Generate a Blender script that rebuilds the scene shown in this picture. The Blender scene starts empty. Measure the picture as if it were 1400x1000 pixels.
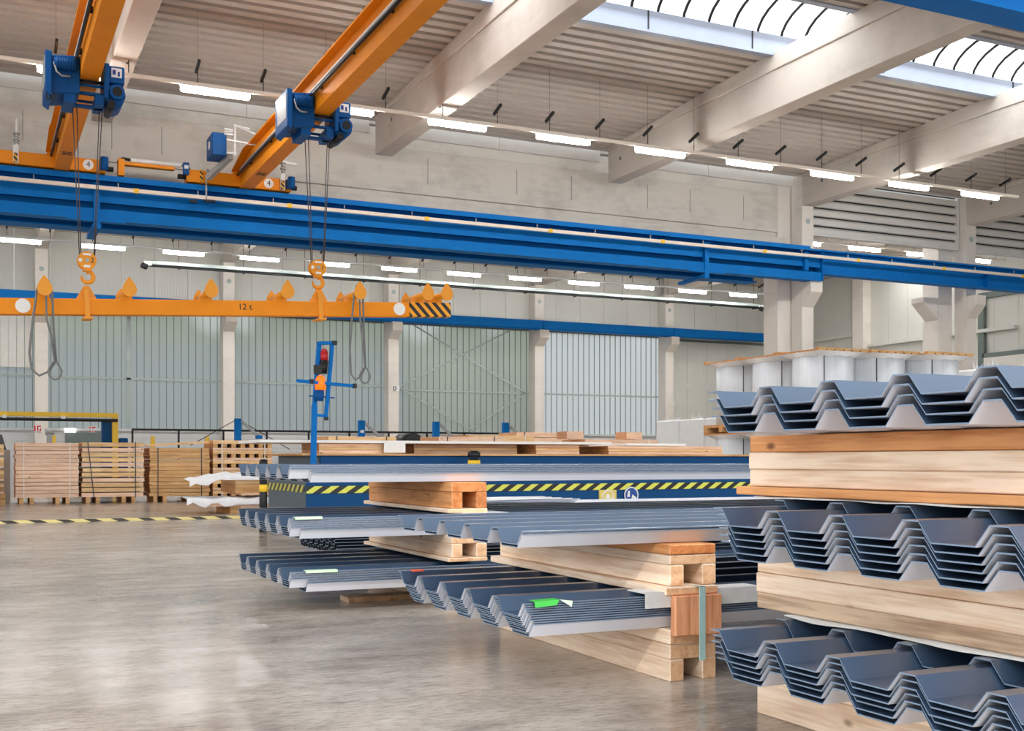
import bpy, math, random
from mathutils import Vector
random.seed(7)
R = math.radians
SC = bpy.context.scene
COL = SC.collection

# ------------------------------------------------------------------ camera
cam_d = bpy.data.cameras.new('camera'); cam = bpy.data.objects.new('camera', cam_d); COL.objects.link(cam)
cam.location = (0, 0, 1.0)
cam.rotation_euler = (R(90), 0, R(-25.214))
cam_d.sensor_width = 36.0
cam_d.lens = 1564.5 / 1400 * 36.0
cam_d.shift_y = (629.7 - 500) / 1400
cam_d.clip_start = .05; cam_d.clip_end = 300
SC.camera = cam

# ------------------------------------------------------------------ world, daylight, exposure
W = bpy.data.worlds.new('world'); SC.world = W; W.use_nodes = True
wn, wl = W.node_tree.nodes, W.node_tree.links
wn.clear()
w_out = wn.new('ShaderNodeOutputWorld'); w_bg = wn.new('ShaderNodeBackground')
w_tc = wn.new('ShaderNodeTexCoord'); w_sep = wn.new('ShaderNodeSeparateXYZ'); w_cr = wn.new('ShaderNodeValToRGB')
wl.new(w_tc.outputs['Generated'], w_sep.inputs[0]); wl.new(w_sep.outputs['Z'], w_cr.inputs[0])
e = w_cr.color_ramp.elements
e[0].position = 0.0; e[0].color = (.80, .80, .78, 1)
e[1].position = 1.0; e[1].color = (.80, .90, 1.0, 1)
w_bg.inputs['Strength'].default_value = 0.95
wl.new(w_cr.outputs[0], w_bg.inputs[0]); wl.new(w_bg.outputs[0], w_out.inputs[0])


def area(name, loc, rot, sx, sy, power, col=(1, 1, 1), spread=180):
    l = bpy.data.lights.new(name, 'AREA'); l.shape = 'RECTANGLE'; l.size = sx; l.size_y = sy
    l.energy = power; l.color = col; l.spread = R(spread)
    o = bpy.data.objects.new(name, l); COL.objects.link(o)
    o.location = loc; o.rotation_euler = rot
    return o


# middle nave roof light, front nave tube row, and added fill lamps
area('daylight_roof_light_middle_nave', (14, 16.9, 9.2), (0, 0, 0), 46, 2.0, 600, (.95, .98, 1))
area('added_fill_rear_nave', (14, 32.5, 8.6), (0, 0, 0), 40, 1.6, 900, (1, .98, .95))  # added lamp below the closed rear roof, brightens that nave
area('tube_light_row_front_nave', (6, -2.6, 7.3), (0, 0, 0), 44, .14, 2300, (1, .985, .96))
area('added_fill_front', (2, -8, 3.2), (R(70), 0, 0), 34, 4, 430, (.97, .98, 1), 58)  # added lamp behind the camera to lift the sheet undersides
area('added_fill_side', (-13.5, 6, 3.4), (R(70), 0, R(-90)), 24, 4, 190, (1, .99, .97), 58)  # added lamp from the open side to brighten the timber faces
SC.view_settings.view_transform = 'Standard'
SC.view_settings.look = 'None'
SC.view_settings.exposure = 0.47
SC.view_settings.gamma = 1.0
SC.view_settings.use_curve_mapping = False
SC.cycles.max_bounces = 8
SC.cycles.diffuse_bounces = 4
SC.cycles.glossy_bounces = 3
SC.cycles.transmission_bounces = 4
SC.cycles.caustics_reflective = False
SC.cycles.caustics_refractive = False
SC.cycles.sample_clamp_indirect = 4.0


# ------------------------------------------------------------------ materials
def new_mat(name):
    m = bpy.data.materials.new(name); m.use_nodes = True
    nt = m.node_tree
    return m, nt, nt.nodes['Principled BSDF']


def lin(r, g, b):
    f = lambda c: (c / 255 / 12.92) if c / 255 <= .04045 else ((c / 255 + .055) / 1.055) ** 2.4
    return (f(r), f(g), f(b), 1)


def ramp(nt, fac, stops):
    cr = nt.nodes.new('ShaderNodeValToRGB')
    el = cr.color_ramp.elements
    while len(el) < len(stops): el.new(.5)
    for k, (p, c) in enumerate(stops): el[k].position = p; el[k].color = c
    nt.links.new(fac, cr.inputs[0])
    return cr.outputs[0]


def coords(nt, scale=(1, 1, 1), rand=False, world=False):
    tc = nt.nodes.new('ShaderNodeTexCoord'); mp = nt.nodes.new('ShaderNodeMapping')
    mp.inputs['Scale'].default_value = scale
    if world:
        g = nt.nodes.new('ShaderNodeNewGeometry'); nt.links.new(g.outputs['Position'], mp.inputs[0])
    else:
        nt.links.new(tc.outputs['Object'], mp.inputs[0])
    if rand:
        oi = nt.nodes.new('ShaderNodeObjectInfo'); mu = nt.nodes.new('ShaderNodeMath'); mu.operation = 'MULTIPLY'
        mu.inputs[1].default_value = 37.0
        nt.links.new(oi.outputs['Random'], mu.inputs[0])
        nt.links.new(mu.outputs[0], mp.inputs['Location'])
    return mp.outputs[0]


def noise(nt, vec, scale, detail=3, rough=.55):
    n = nt.nodes.new('ShaderNodeTexNoise'); n.inputs['Scale'].default_value = scale
    n.inputs['Detail'].default_value = detail; n.inputs['Roughness'].default_value = rough
    nt.links.new(vec, n.inputs['Vector'])
    return n.outputs['Fac']


def bump(nt, b, h, strength, dist=.01):
    bm = nt.nodes.new('ShaderNodeBump'); bm.inputs['Strength'].default_value = strength; bm.inputs['Distance'].default_value = dist
    nt.links.new(h, bm.inputs['Height']); nt.links.new(bm.outputs[0], b.inputs['Normal'])


def shade(c, k): return (min(1, c[0] * k), min(1, c[1] * k), min(1, c[2] * k), 1)


def paint(name, col, rough=.45, metal=0., var=.12, scale=3., spec=.5):
    m, nt, b = new_mat(name)
    f = noise(nt, coords(nt), scale, 4)
    c = ramp(nt, f, [(.3, shade(col, 1 - var)), (.7, shade(col, 1 + var))])
    nt.links.new(c, b.inputs['Base Color'])
    b.inputs['Roughness'].default_value = rough; b.inputs['Metallic'].default_value = metal
    b.inputs['Specular IOR Level'].default_value = spec
    return m


def emit(name, col, strength):
    m, nt, b = new_mat(name)
    b.inputs['Base Color'].default_value = col
    b.inputs['Emission Color'].default_value = col; b.inputs['Emission Strength'].default_value = strength
    return m


def wood(name, axis, light, dark, knots=True, rough=.65):
    """sawn softwood; the grain runs along the given axis"""
    m, nt, b = new_mat(name)
    s = [9, 9, 9]; s[axis] = .9
    v = coords(nt, s, rand=True)
    f = noise(nt, v, 2.2, 6, .6)
    s2 = [38, 38, 38]; s2[axis] = 1.6
    g = noise(nt, coords(nt, s2, rand=True), 2.0, 2)
    ad = nt.nodes.new('ShaderNodeMath'); ad.operation = 'MULTIPLY_ADD'; ad.inputs[1].default_value = .45
    nt.links.new(g, ad.inputs[0]); nt.links.new(f, ad.inputs[2])
    mid = tuple((light[i] + dark[i]) / 2 for i in range(3)) + (1,)
    c = ramp(nt, ad.outputs[0], [(.50, dark), (.66, mid), (.80, light)])
    oi = nt.nodes.new('ShaderNodeObjectInfo')
    hv = nt.nodes.new('ShaderNodeHueSaturation')
    mr = nt.nodes.new('ShaderNodeMapRange'); mr.inputs['To Min'].default_value = .86; mr.inputs['To Max'].default_value = 1.1
    nt.links.new(oi.outputs['Random'], mr.inputs[0]); nt.links.new(mr.outputs[0], hv.inputs['Value'])
    nt.links.new(c, hv.inputs['Color'])
    col = hv.outputs[0]
    if knots:
        s3 = [5, 5, 5]; s3[axis] = 2.6
        vo = nt.nodes.new('ShaderNodeTexVoronoi'); vo.inputs['Scale'].default_value = .9
        nt.links.new(coords(nt, s3, rand=True), vo.inputs['Vector'])
        kf = ramp(nt, vo.outputs['Distance'], [(.03, (1, 1, 1, 1)), (.085, (0, 0, 0, 1))])
        mx = nt.nodes.new('ShaderNodeMix'); mx.data_type = 'RGBA'
        nt.links.new(kf, mx.inputs['Factor']); nt.links.new(col, mx.inputs[6]); mx.inputs[7].default_value = shade(dark, .45)
        col = mx.outputs[2]
    # end grain is darker and more orange than the sawn faces
    gn = nt.nodes.new('ShaderNodeNewGeometry'); sx_ = nt.nodes.new('ShaderNodeSeparateXYZ'); nt.links.new(gn.outputs['Normal'], sx_.inputs[0])
    ab = nt.nodes.new('ShaderNodeMath'); ab.operation = 'ABSOLUTE'; nt.links.new(sx_.outputs['XYZ'[axis]], ab.inputs[0])
    eg = ramp(nt, ab.outputs[0], [(.75, (0, 0, 0, 1)), (.85, (1, 1, 1, 1))])
    me_ = nt.nodes.new('ShaderNodeMix'); me_.data_type = 'RGBA'; me_.blend_type = 'MULTIPLY'; me_.inputs[7].default_value = (.90, .70, .52, 1)
    nt.links.new(eg, me_.inputs['Factor']); nt.links.new(col, me_.inputs[6]); col = me_.outputs[2]
    nt.links.new(col, b.inputs['Base Color'])
    b.inputs['Roughness'].default_value = rough
    bump(nt, b, g, .25, .004)
    return m


def concrete(name, col, stain=.25, scale=1.0):
    m, nt, b = new_mat(name)
    v = coords(nt, world=True)
    f = noise(nt, v, .7 * scale, 7, .62)
    f2 = noise(nt, coords(nt, (1.2, 1.2, 5.5), world=True), 1.1 * scale, 5, .7)
    mu = nt.nodes.new('ShaderNodeMath'); mu.operation = 'MULTIPLY_ADD'; mu.inputs[1].default_value = .5
    nt.links.new(f2, mu.inputs[0]); nt.links.new(f, mu.inputs[2])
    c = ramp(nt, mu.outputs[0], [(.48, shade(col, 1 - stain)), (.78, shade(col, 1.04))])
    nt.links.new(c, b.inputs['Base Color'])
    b.inputs['Roughness'].default_value = .8
    bump(nt, b, noise(nt, v, 24, 4), .12, .01)
    return m


def hazard(name, c1, c2, period, axis='xz', slope=1.0, duty=.5, rough=.5):
    """diagonal stripes printed on the surface"""
    m, nt, b = new_mat(name)
    tc = nt.nodes.new('ShaderNodeTexCoord'); sp = nt.nodes.new('ShaderNodeSeparateXYZ')
    nt.links.new(tc.outputs['Object'], sp.inputs[0])
    ix = {'x': 'X', 'y': 'Y', 'z': 'Z'}
    ma = nt.nodes.new('ShaderNodeMath'); ma.operation = 'MULTIPLY_ADD'; ma.inputs[1].default_value = slope
    nt.links.new(sp.outputs[ix[axis[1]]], ma.inputs[0]); nt.links.new(sp.outputs[ix[axis[0]]], ma.inputs[2])
    dv = nt.nodes.new('ShaderNodeMath'); dv.operation = 'DIVIDE'; dv.inputs[1].default_value = period
    nt.links.new(ma.outputs[0], dv.inputs[0])
    fr = nt.nodes.new('ShaderNodeMath'); fr.operation = 'FRACT'; nt.links.new(dv.outputs[0], fr.inputs[0])
    gt = nt.nodes.new('ShaderNodeMath'); gt.operation = 'GREATER_THAN'; gt.inputs[1].default_value = duty
    nt.links.new(fr.outputs[0], gt.inputs[0])
    mx = nt.nodes.new('ShaderNodeMix'); mx.data_type = 'RGBA'
    nt.links.new(gt.outputs[0], mx.inputs['Factor']); mx.inputs[6].default_value = c1; mx.inputs[7].default_value = c2
    nt.links.new(mx.outputs[2], b.inputs['Base Color'])
    b.inputs['Roughness'].default_value = rough
    return m


def ribbed(name, col, axis, period, strength=.3, rough=.5, dark=.9):
    """lightly profiled metal cladding: fine ribs as relief"""
    m, nt, b = new_mat(name)
    wv = nt.nodes.new('ShaderNodeTexWave'); wv.wave_type = 'BANDS'; wv.bands_direction = axis
    wv.inputs['Scale'].default_value = .314 / period; wv.inputs['Distortion'].default_value = 0
    nt.links.new(coords(nt, world=True), wv.inputs['Vector'])
    f = noise(nt, coords(nt, world=True), .35, 3)
    c = ramp(nt, f, [(.3, shade(col, dark)), (.7, shade(col, 1.03))])
    nt.links.new(c, b.inputs['Base Color'])
    b.inputs['Roughness'].default_value = rough
    bump(nt, b, wv.outputs['Fac'], strength, .02)
    return m


def translucent(name, col, clear, rough=.45, gloss=.35):
    """milky polycarbonate: daylight comes through it, scattered"""
    m = bpy.data.materials.new(name); m.use_nodes = True
    nt = m.node_tree; nt.nodes.clear()
    out = nt.nodes.new('ShaderNodeOutputMaterial')
    tr = nt.nodes.new('ShaderNodeBsdfTranslucent'); tr.inputs['Color'].default_value = col
    rf = nt.nodes.new('ShaderNodeBsdfRefraction'); rf.inputs['Color'].default_value = col
    rf.inputs['Roughness'].default_value = rough; rf.inputs['IOR'].default_value = 1.12
    gl = nt.nodes.new('ShaderNodeBsdfPrincipled'); gl.inputs['Base Color'].default_value = shade(col, .55); gl.inputs['Roughness'].default_value = .3
    m1 = nt.nodes.new('ShaderNodeMixShader'); m1.inputs[0].default_value = clear
    m2 = nt.nodes.new('ShaderNodeMixShader'); m2.inputs[0].default_value = gloss
    nt.links.new(tr.outputs[0], m1.inputs[1]); nt.links.new(rf.outputs[0], m1.inputs[2])
    nt.links.new(m1.outputs[0], m2.inputs[1]); nt.links.new(gl.outputs[0], m2.inputs[2])
    nt.links.new(m2.outputs[0], out.inputs[0])
    return m


def floor_material():
    m, nt, b = new_mat('polished_concrete_floor')
    v = coords(nt, world=True)
    big = noise(nt, v, .45, 6, .6)
    st = noise(nt, coords(nt, (1.3, 2.6, 1), world=True), 1.3, 9, .70)
    mu = nt.nodes.new('ShaderNodeMath'); mu.operation = 'MULTIPLY_ADD'; mu.inputs[1].default_value = .7
    nt.links.new(st, mu.inputs[0]); nt.links.new(big, mu.inputs[2])
    c = ramp(nt, mu.outputs[0], [(.60, lin(118, 107, 97)), (.80, lin(170, 158, 146)), (1.0, lin(198, 187, 175))])
    # scuffs and scratches
    sv = nt.nodes.new('ShaderNodeMapping'); sv.inputs['Rotation'].default_value = (0, 0, .5); sv.inputs['Scale'].default_value = (1.6, 16, 1)
    nt.links.new(v, sv.inputs[0])
    sc = noise(nt, sv.outputs[0], 2.0, 9, .72)
    sm = ramp(nt, sc, [(.34, (1, 1, 1, 1)), (.43, (0, 0, 0, 1))])
    mx = nt.nodes.new('ShaderNodeMix'); mx.data_type = 'RGBA'; mx.inputs[7].default_value = lin(78, 70, 64)
    mm = nt.nodes.new('ShaderNodeMath'); mm.operation = 'MULTIPLY'; mm.inputs[1].default_value = .6
    nt.links.new(sm, mm.inputs[0]); nt.links.new(mm.outputs[0], mx.inputs['Factor']); nt.links.new(c, mx.inputs[6])
    fine = noise(nt, coords(nt, (5, 14, 1), world=True), 3.0, 8, .75)
    fr_ = ramp(nt, fine, [(.40, (.60, .575, .55, 1)), (.53, (1, 1, 1, 1))])
    mf = nt.nodes.new('ShaderNodeMix'); mf.data_type = 'RGBA'; mf.blend_type = 'MULTIPLY'; mf.inputs['Factor'].default_value = .75
    nt.links.new(mx.outputs[2], mf.inputs[6]); nt.links.new(fr_, mf.inputs[7])
    mx = mf
    # a few long drag marks
    dv = nt.nodes.new('ShaderNodeMapping'); dv.inputs['Rotation'].default_value = (0, 0, -.35); dv.inputs['Scale'].default_value = (.8, 26, 1)
    nt.links.new(v, dv.inputs[0])
    dn = ramp(nt, noise(nt, dv.outputs[0], 1.4, 5, .6), [(.31, (1, 1, 1, 1)), (.36, (0, 0, 0, 1))])
    m4 = nt.nodes.new('ShaderNodeMix'); m4.data_type = 'RGBA'; m4.inputs[7].default_value = lin(84, 78, 72)
    mk = nt.nodes.new('ShaderNodeMath'); mk.operation = 'MULTIPLY'; mk.inputs[1].default_value = .65
    nt.links.new(dn, mk.inputs[0]); nt.links.new(mk.outputs[0], m4.inputs['Factor']); nt.links.new(mx.outputs[2], m4.inputs[6])
    mx = m4
    # pale dust specks
    sp = noise(nt, v, 60, 2)
    spm = ramp(nt, sp, [(.74, (0, 0, 0, 1)), (.78, (1, 1, 1, 1))])
    m3 = nt.nodes.new('ShaderNodeMix'); m3.data_type = 'RGBA'; m3.inputs[7].default_value = lin(220, 210, 198)
    nt.links.new(spm, m3.inputs['Factor']); nt.links.new(mx.outputs[2], m3.inputs[6])
    nt.links.new(m3.outputs[2], b.inputs['Base Color'])
    rr = nt.nodes.new('ShaderNodeMapRange'); rr.inputs['To Min'].default_value = .10; rr.inputs['To Max'].default_value = .34
    nt.links.new(st, rr.inputs[0]); nt.links.new(rr.outputs[0], b.inputs['Roughness'])
    b.inputs['Specular IOR Level'].default_value = .6
    return m


BLUE = lin(0, 112, 192)
M = dict(
    floor=floor_material(),
    conc=concrete('precast_concrete', lin(206, 198, 189), .18),
    col=concrete('column_concrete', lin(228, 222, 214), .12),
    conc_wall=concrete('cast_concrete', lin(214, 208, 198), .26, 1.3),
    deck=paint('roof_deck_steel', lin(188, 179, 170), .55, .0, .05, 1.0),
    panel=ribbed('sandwich_panel', lin(214, 214, 208), 'X', .1, .15),
    panel_y=ribbed('sandwich_panel_end', lin(214, 214, 208), 'Y', .1, .15),
    siding=paint('white_siding', lin(226, 224, 219), .5, 0, .03),
    dado=paint('wall_dado', lin(205, 207, 208), .6, 0, .04),
    poly=translucent('polycarbonate_grey_green', (.80, .85, .82, 1), .55, .3),
    poly_b=translucent('polycarbonate_blue_white', (.97, .99, 1.0, 1), .10, .3, .12),
    rib=paint('panel_joint', lin(104, 116, 114), .5, 0, .05),
    rail_l=paint('wall_rail', lin(168, 180, 178), .5, 0, .05),
    steel=paint('galvanised_steel', lin(170, 172, 172), .55, .1, .08),
    curb=paint('roof_light_curb', lin(150, 160, 178), .5, .0, .03),
    sky=emit('roof_light_glazing', (1, 1, 1, 1), 1.15),
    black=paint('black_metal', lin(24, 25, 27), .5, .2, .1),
    rubber=paint('black_rubber', lin(20, 20, 21), .7),
    blue=paint('crane_blue', BLUE, .6, 0, .05, 3., .15),
    blue_d=paint('machine_blue', lin(4, 72, 124), .55, 0, .05, 3., .2),
    blue_g=paint('machine_grey_blue', lin(74, 92, 104), .5, 0, .05),
    hoist=paint('hoist_blue', lin(0, 80, 146), .5, 0, .06, 3., .25),
    orange=paint('crane_orange', lin(240, 146, 14), .5, 0, .05, 3., .25),
    yellow=paint('hook_yellow', lin(240, 156, 18), .5, 0, .06),
    syellow=paint('safety_yellow', lin(246, 200, 40), .45, 0, .04),
    white=paint('white_plastic', lin(238, 238, 236), .45, 0, .02),
    busbar=paint('bus_bar', lin(232, 220, 205), .45, 0, .03),
    lampw=emit('lamp_tube', (1, .985, .96, 1), 42),
    rope=paint('wire_rope', lin(88, 86, 84), .5, .6),
    sling=paint('webbing_sling', lin(120, 122, 122), .75, 0, .1, 20),
    slate=paint('slate_coating', lin(50, 70, 94), .34, .0, .05, 2., .7),
    back=paint('pale_back_coating', lin(232, 235, 246), .5, 0, .03),
    edge=paint('cut_edge', lin(118, 138, 162), .4, .2),
    darksheet=paint('anthracite_coating', lin(34, 38, 42), .4, 0, .06),
    foil=paint('stretch_film', lin(242, 244, 246), .3, 0, .04, 6),
    foam=paint('foam_fleece', lin(214, 212, 208), .8, 0, .06, 30),
    strapw=paint('white_strap', lin(238, 232, 222), .5),
    strapb=paint('dark_strap', lin(52, 56, 58), .5),
    strapg=paint('pale_green_strap', lin(170, 205, 202), .45),
    red=paint('red_plastic', lin(190, 24, 28), .35),
    redp=paint('red_print', lin(200, 40, 45), .5),
    lit=emit('lit_amber_lamp', lin(255, 100, 8), .9),
    green=paint('green_tag', lin(60, 180, 66), .6),
    pgreen=paint('pale_green_tag', lin(205, 235, 195), .6),
    otag=paint('orange_tag', lin(240, 90, 60), .6),
    ink=paint('black_print', lin(18, 18, 20), .5),
    signb=paint('sign_blue', lin(24, 70, 150), .5),
    signy=paint('sign_yellow', lin(232, 208, 110), .5),
    coil=paint('wrapped_coil', lin(226, 231, 237), .35, .0, .10, 5),
    haz_b=hazard('hazard_beam', lin(18, 18, 18), lin(244, 170, 30), .155, 'xz', .85, .5),
    haz_m=hazard('hazard_machine', lin(24, 26, 24), lin(224, 226, 90), .25, 'xz', -1.5, .5),
    haz_my=hazard('hazard_machine_side', lin(40, 46, 46), lin(200, 196, 90), .25, 'yz', 1.3, .5),
    haz_f=hazard('hazard_floor', lin(60, 58, 54), lin(238, 222, 150), .42, 'xy', 2.4, .45),
    haz_s=hazard('hazard_small', lin(20, 20, 20), lin(244, 180, 30), .1, 'xz', 1.0, .5),
    wx=wood('sawn_timber_lengthwise', 0, lin(250, 214, 162), lin(220, 168, 108)),
    wx2=wood('sawn_timber_golden', 0, lin(228, 182, 124), lin(190, 138, 84)),
    wx3=wood('sawn_timber_pink', 0, lin(250, 216, 188), lin(226, 178, 142)),
    wy=wood('skid_timber', 1, lin(250, 227, 203), lin(220, 184, 151)),
    wyo=wood('skid_timber_orange', 1, lin(224, 160, 104), lin(186, 116, 62)),
    wyd=wood('skid_timber_weathered', 1, lin(214, 186, 158), lin(156, 126, 100)),
    wz=wood('end_grain_block', 2, lin(222, 158, 116), lin(178, 108, 72)),
)


M['slate'].node_tree.nodes['Principled BSDF'].inputs['Coat Weight'].default_value = .7
M['slate'].node_tree.nodes['Principled BSDF'].inputs['Coat Roughness'].default_value = .22


_nt = M['coil'].node_tree   # vertical film streaks on the coils
_nz = [n for n in _nt.nodes if n.bl_idname == 'ShaderNodeTexNoise'][0]
_nt.links.new(coords(_nt, (2.2, 2.2, .12)), _nz.inputs['Vector'])


# ------------------------------------------------------------------ mesh builder
class MB:
    def __init__(s): s.v = []; s.f = []; s.mi = []; s.sm = []

    def face(s, idx, mi=0, smooth=False): s.f.append(tuple(idx)); s.mi.append(mi); s.sm.append(smooth)

    def box(s, x0, x1, y0, y1, z0, z1, mi=0):
        b = len(s.v)
        s.v += [(x0, y0, z0), (x1, y0, z0), (x1, y1, z0), (x0, y1, z0), (x0, y0, z1), (x1, y0, z1), (x1, y1, z1), (x0, y1, z1)]
        for q in ((0, 3, 2, 1), (4, 5, 6, 7), (0, 1, 5, 4), (1, 2, 6, 5), (2, 3, 7, 6), (3, 0, 4, 7)): s.face([b + i for i in q], mi)
        return s

    def bar(s, p, q, w, h, mi=0):
        """rectangular bar between two points; w across (horizontal), h up"""
        p, q = Vector(p), Vector(q); d = (q - p).normalized()
        up = Vector((0, 0, 1)) if abs(d.z) < .95 else Vector((1, 0, 0))
        a = d.cross(up).normalized() * w / 2; c = a.cross(d).normalized() * h / 2
        b = len(s.v)
        for o in (p, q):
            for m, n in ((-1, -1), (1, -1), (1, 1), (-1, 1)): s.v.append(tuple(o + a * m + c * n))
        for k in ((0, 1, 2, 3), (7, 6, 5, 4), (0, 4, 5, 1), (1, 5, 6, 2), (2, 6, 7, 3), (3, 7, 4, 0)): s.face([b + i for i in k], mi)
        return s

    def tube(s, pts, r, n=10, mi=0, caps=True):
        pts = [Vector(p) for p in pts]; rs = r if isinstance(r, (list, tuple)) else [r] * len(pts)
        b = len(s.v); prev = None
        for i, p in enumerate(pts):
            d = (pts[min(i + 1, len(pts) - 1)] - pts[max(i - 1, 0)]).normalized()
            if prev is None: a = d.orthogonal().normalized()
            else: a = (prev - d * prev.dot(d)).normalized()
            prev = a; c = d.cross(a)
            for k in range(n):
                t = 2 * math.pi * k / n; s.v.append(tuple(p + (a * math.cos(t) + c * math.sin(t)) * rs[i]))
        for i in range(len(pts) - 1):
            for k in range(n):
                k2 = (k + 1) % n
                s.face([b + i * n + k, b + i * n + k2, b + (i + 1) * n + k2, b + (i + 1) * n + k], mi, True)
        if caps:
            s.face([b + k for k in range(n)][::-1], mi); s.face([b + (len(pts) - 1) * n + k for k in range(n)], mi)
        return s

    def cyl(s, p, q, r, n=16, mi=0): return s.tube([p, q], r, n, mi)

    def prism(s, pts, axis, a0, a1, mi=0):
        """pts: 2D outline; axis 0: (y,z) along x, 1: (x,z) along y, 2: (x,y) along z"""
        b = len(s.v); n = len(pts)
        for a in (a0, a1):
            for u, w in pts: s.v.append((a, u, w) if axis == 0 else (u, a, w) if axis == 1 else (u, w, a))
        s.face([b + i for i in range(n)], mi); s.face([b + n + i for i in range(n)][::-1], mi)
        for i in range(n):
            j = (i + 1) % n; s.face([b + i, b + n + i, b + n + j, b + j], mi)
        return s

    def build(s, name, mats, parent=None, bevel=0, kind=None):
        me = bpy.data.meshes.new(name)
        if parent is not None:
            off = parent['_o'] if '_o' in parent else (0, 0, 0)
        else:
            xs, ys, zs = zip(*s.v); off = ((min(xs) + max(xs)) / 2, (min(ys) + max(ys)) / 2, min(zs))
        me.from_pydata([(x - off[0], y - off[1], z - off[2]) for x, y, z in s.v], [], s.f)
        for m in (mats if isinstance(mats, (list, tuple)) else [mats]): me.materials.append(m)
        me.polygons.foreach_set('material_index', s.mi); me.polygons.foreach_set('use_smooth', s.sm)
        me.update()
        import bmesh as _b
        bm = _b.new(); bm.from_mesh(me); _b.ops.recalc_face_normals(bm, faces=bm.faces); bm.to_mesh(me); bm.free()
        o = bpy.data.objects.new(name, me); COL.objects.link(o)
        o['_o'] = tuple(off)
        if parent is not None: o.parent = parent
        else: o.location = off
        if bevel:
            mo = o.modifiers.new('bevel', 'BEVEL'); mo.width = bevel; mo.segments = 1; mo.limit_method = 'ANGLE'
        if kind: o['kind'] = kind
        return o


def tag(o, label, cat, group=None):
    o['label'] = label; o['category'] = cat
    if group: o['group'] = group
    return o


def thing(name, loc, label, cat, group=None):
    o = bpy.data.objects.new(name, None); o.empty_display_size = .1; COL.objects.link(o)
    o.location = loc; o['_o'] = tuple(loc)
    return tag(o, label, cat, group)


KIDS = {}


def copy_tree(o, parent=None):
    c = o.copy(); COL.objects.link(c)
    if parent is not None: c.parent = parent
    for ch in [x for x in list(COL.objects) if x.parent == o]: copy_tree(ch, c)
    return c


def text_mesh(txt, size, mat, name, parent, loc, flip=False, rot=(R(90), 0, 0)):
    cu = bpy.data.curves.new(name, 'FONT'); cu.body = txt; cu.size = size; cu.extrude = .001; cu.align_x = 'CENTER'; cu.align_y = 'CENTER'
    tmp = bpy.data.objects.new('tmp', cu); COL.objects.link(tmp)
    dg = bpy.context.evaluated_depsgraph_get(); dg.update()
    me = bpy.data.meshes.new_from_object(tmp.evaluated_get(dg)); me.name = name
    bpy.data.objects.remove(tmp); bpy.data.curves.remove(cu)
    me.materials.clear(); me.materials.append(mat)
    o = bpy.data.objects.new(name, me); COL.objects.link(o)
    off = parent['_o']; o.parent = parent
    o.location = (loc[0] - off[0], loc[1] - off[1], loc[2] - off[2]); o.rotation_euler = rot
    return o


def disc_y(mb, x, z, y0, y1, r, n=24, mi=0): return mb.cyl((x, y0, z), (x, y1, z), r, n, mi)


# ================================================================== THE HALL
MB().box(-14, 44, -6, 40.6, -.2, 0).build('floor', M['floor'], kind='structure')


# ---- roof deck (trapezoidal steel, ribs along x)
def deck(name, pts, x0, x1, pitch=.31, h=.19):
    """pts: (y, z) stations of the deck's soffit"""
    mb = MB(); line = []
    (ya, za), (yb, zb) = pts
    n = int(abs(yb - ya) / pitch); dy = (yb - ya) / n
    for i in range(n):
        y = ya + i * dy
        for t, u in ((0, 0), (.58, 0), (.65, h), (.93, h)):
            yy = y + t * dy; line.append((yy, za + (yy - ya) / (yb - ya) * (zb - za) + u))
    line.append((yb, zb))
    top = [(y, z + .012) for y, z in line]
    m = len(line); b = 0
    for x in (x0, x1):
        for y, z in line: mb.v.append((x, y, z))
        for y, z in top: mb.v.append((x, y, z))
    for i in range(m - 1):
        mb.face([i, i + 1, 2 * m + i + 1, 2 * m + i]); mb.face([m + i + 1, m + i, 3 * m + i, 3 * m + i + 1])
    return mb.build(name, M['deck'], kind='structure')


deck('ceiling_middle_nave_rear_slope', ((24.75, 8.68), (18.15, 8.955)), -12, 42)
deck('ceiling_middle_nave_front_slope', ((15.7, 8.955), (8.6, 8.66)), -12, 42)
deck('ceiling_rear_nave', ((40.5, 8.55), (25.2, 8.75)), -12, 34)

# ---- roof beams of the middle nave
for X in (-3.65, 2.35, 8.35, 14.35, 20.35, 26.35, 32.35):
    mb = MB()
    mb.box(X - .2, X + .2, 8.9, 24.5, 7.85, 8.62)
    mb.prism([(8.9, 8.62), (24.5, 8.62), (24.5, 8.69), (18.15, 8.965), (15.7, 8.965), (8.9, 8.67)], 0, X - .235, X + .235)
    mb.build('roof_beam', M['conc'], kind='structure', bevel=.012)
for X in (2., 8., 14., 20., 26.):
    mb = MB(); mb.box(X - .19, X + .19, 25.2, 40.1, 7.85, 8.55)
    mb.build('roof_beam', M['conc'], kind='structure', bevel=.012)

# ---- roof light: curb, vaulted glazing, glazing bars
curb = MB(); curb.box(-12, 42, 18.0, 18.14, 8.93, 9.3); curb.box(-12, 42, 15.66, 15.8, 8.93, 9.3)
curb.box(-12, 42, 18.0, 18.17, 8.90, 8.93)
curb.build('trim_1', M['curb'], kind='structure')
vault = []
for i in range(13):
    t = math.pi * i / 12; vault.append((16.9 + 1.2 * math.cos(t), 9.3 + .55 * math.sin(t)))
mb = MB()
for x in (-12, 42):
    for y, z in vault: mb.v.append((x, y, z))
for i in range(12): mb.face([i, i + 1, 13 + i + 1, 13 + i], 0, True)
gl = mb.build('window_6', M['sky'], kind='structure')
mb = MB(); x = -11.9
while x < 42:
    mb.tube([(x, y, z - .04) for y, z in vault], .03, 6); x += .571
for x in (11.25, 13.6, 16.9, 20.6, 8.6, 5.4): mb.box(x - .012, x + .012, 17.985, 18.0, 8.95, 9.29)
mb.build('trim_2', M['black'], kind='structure')

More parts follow.
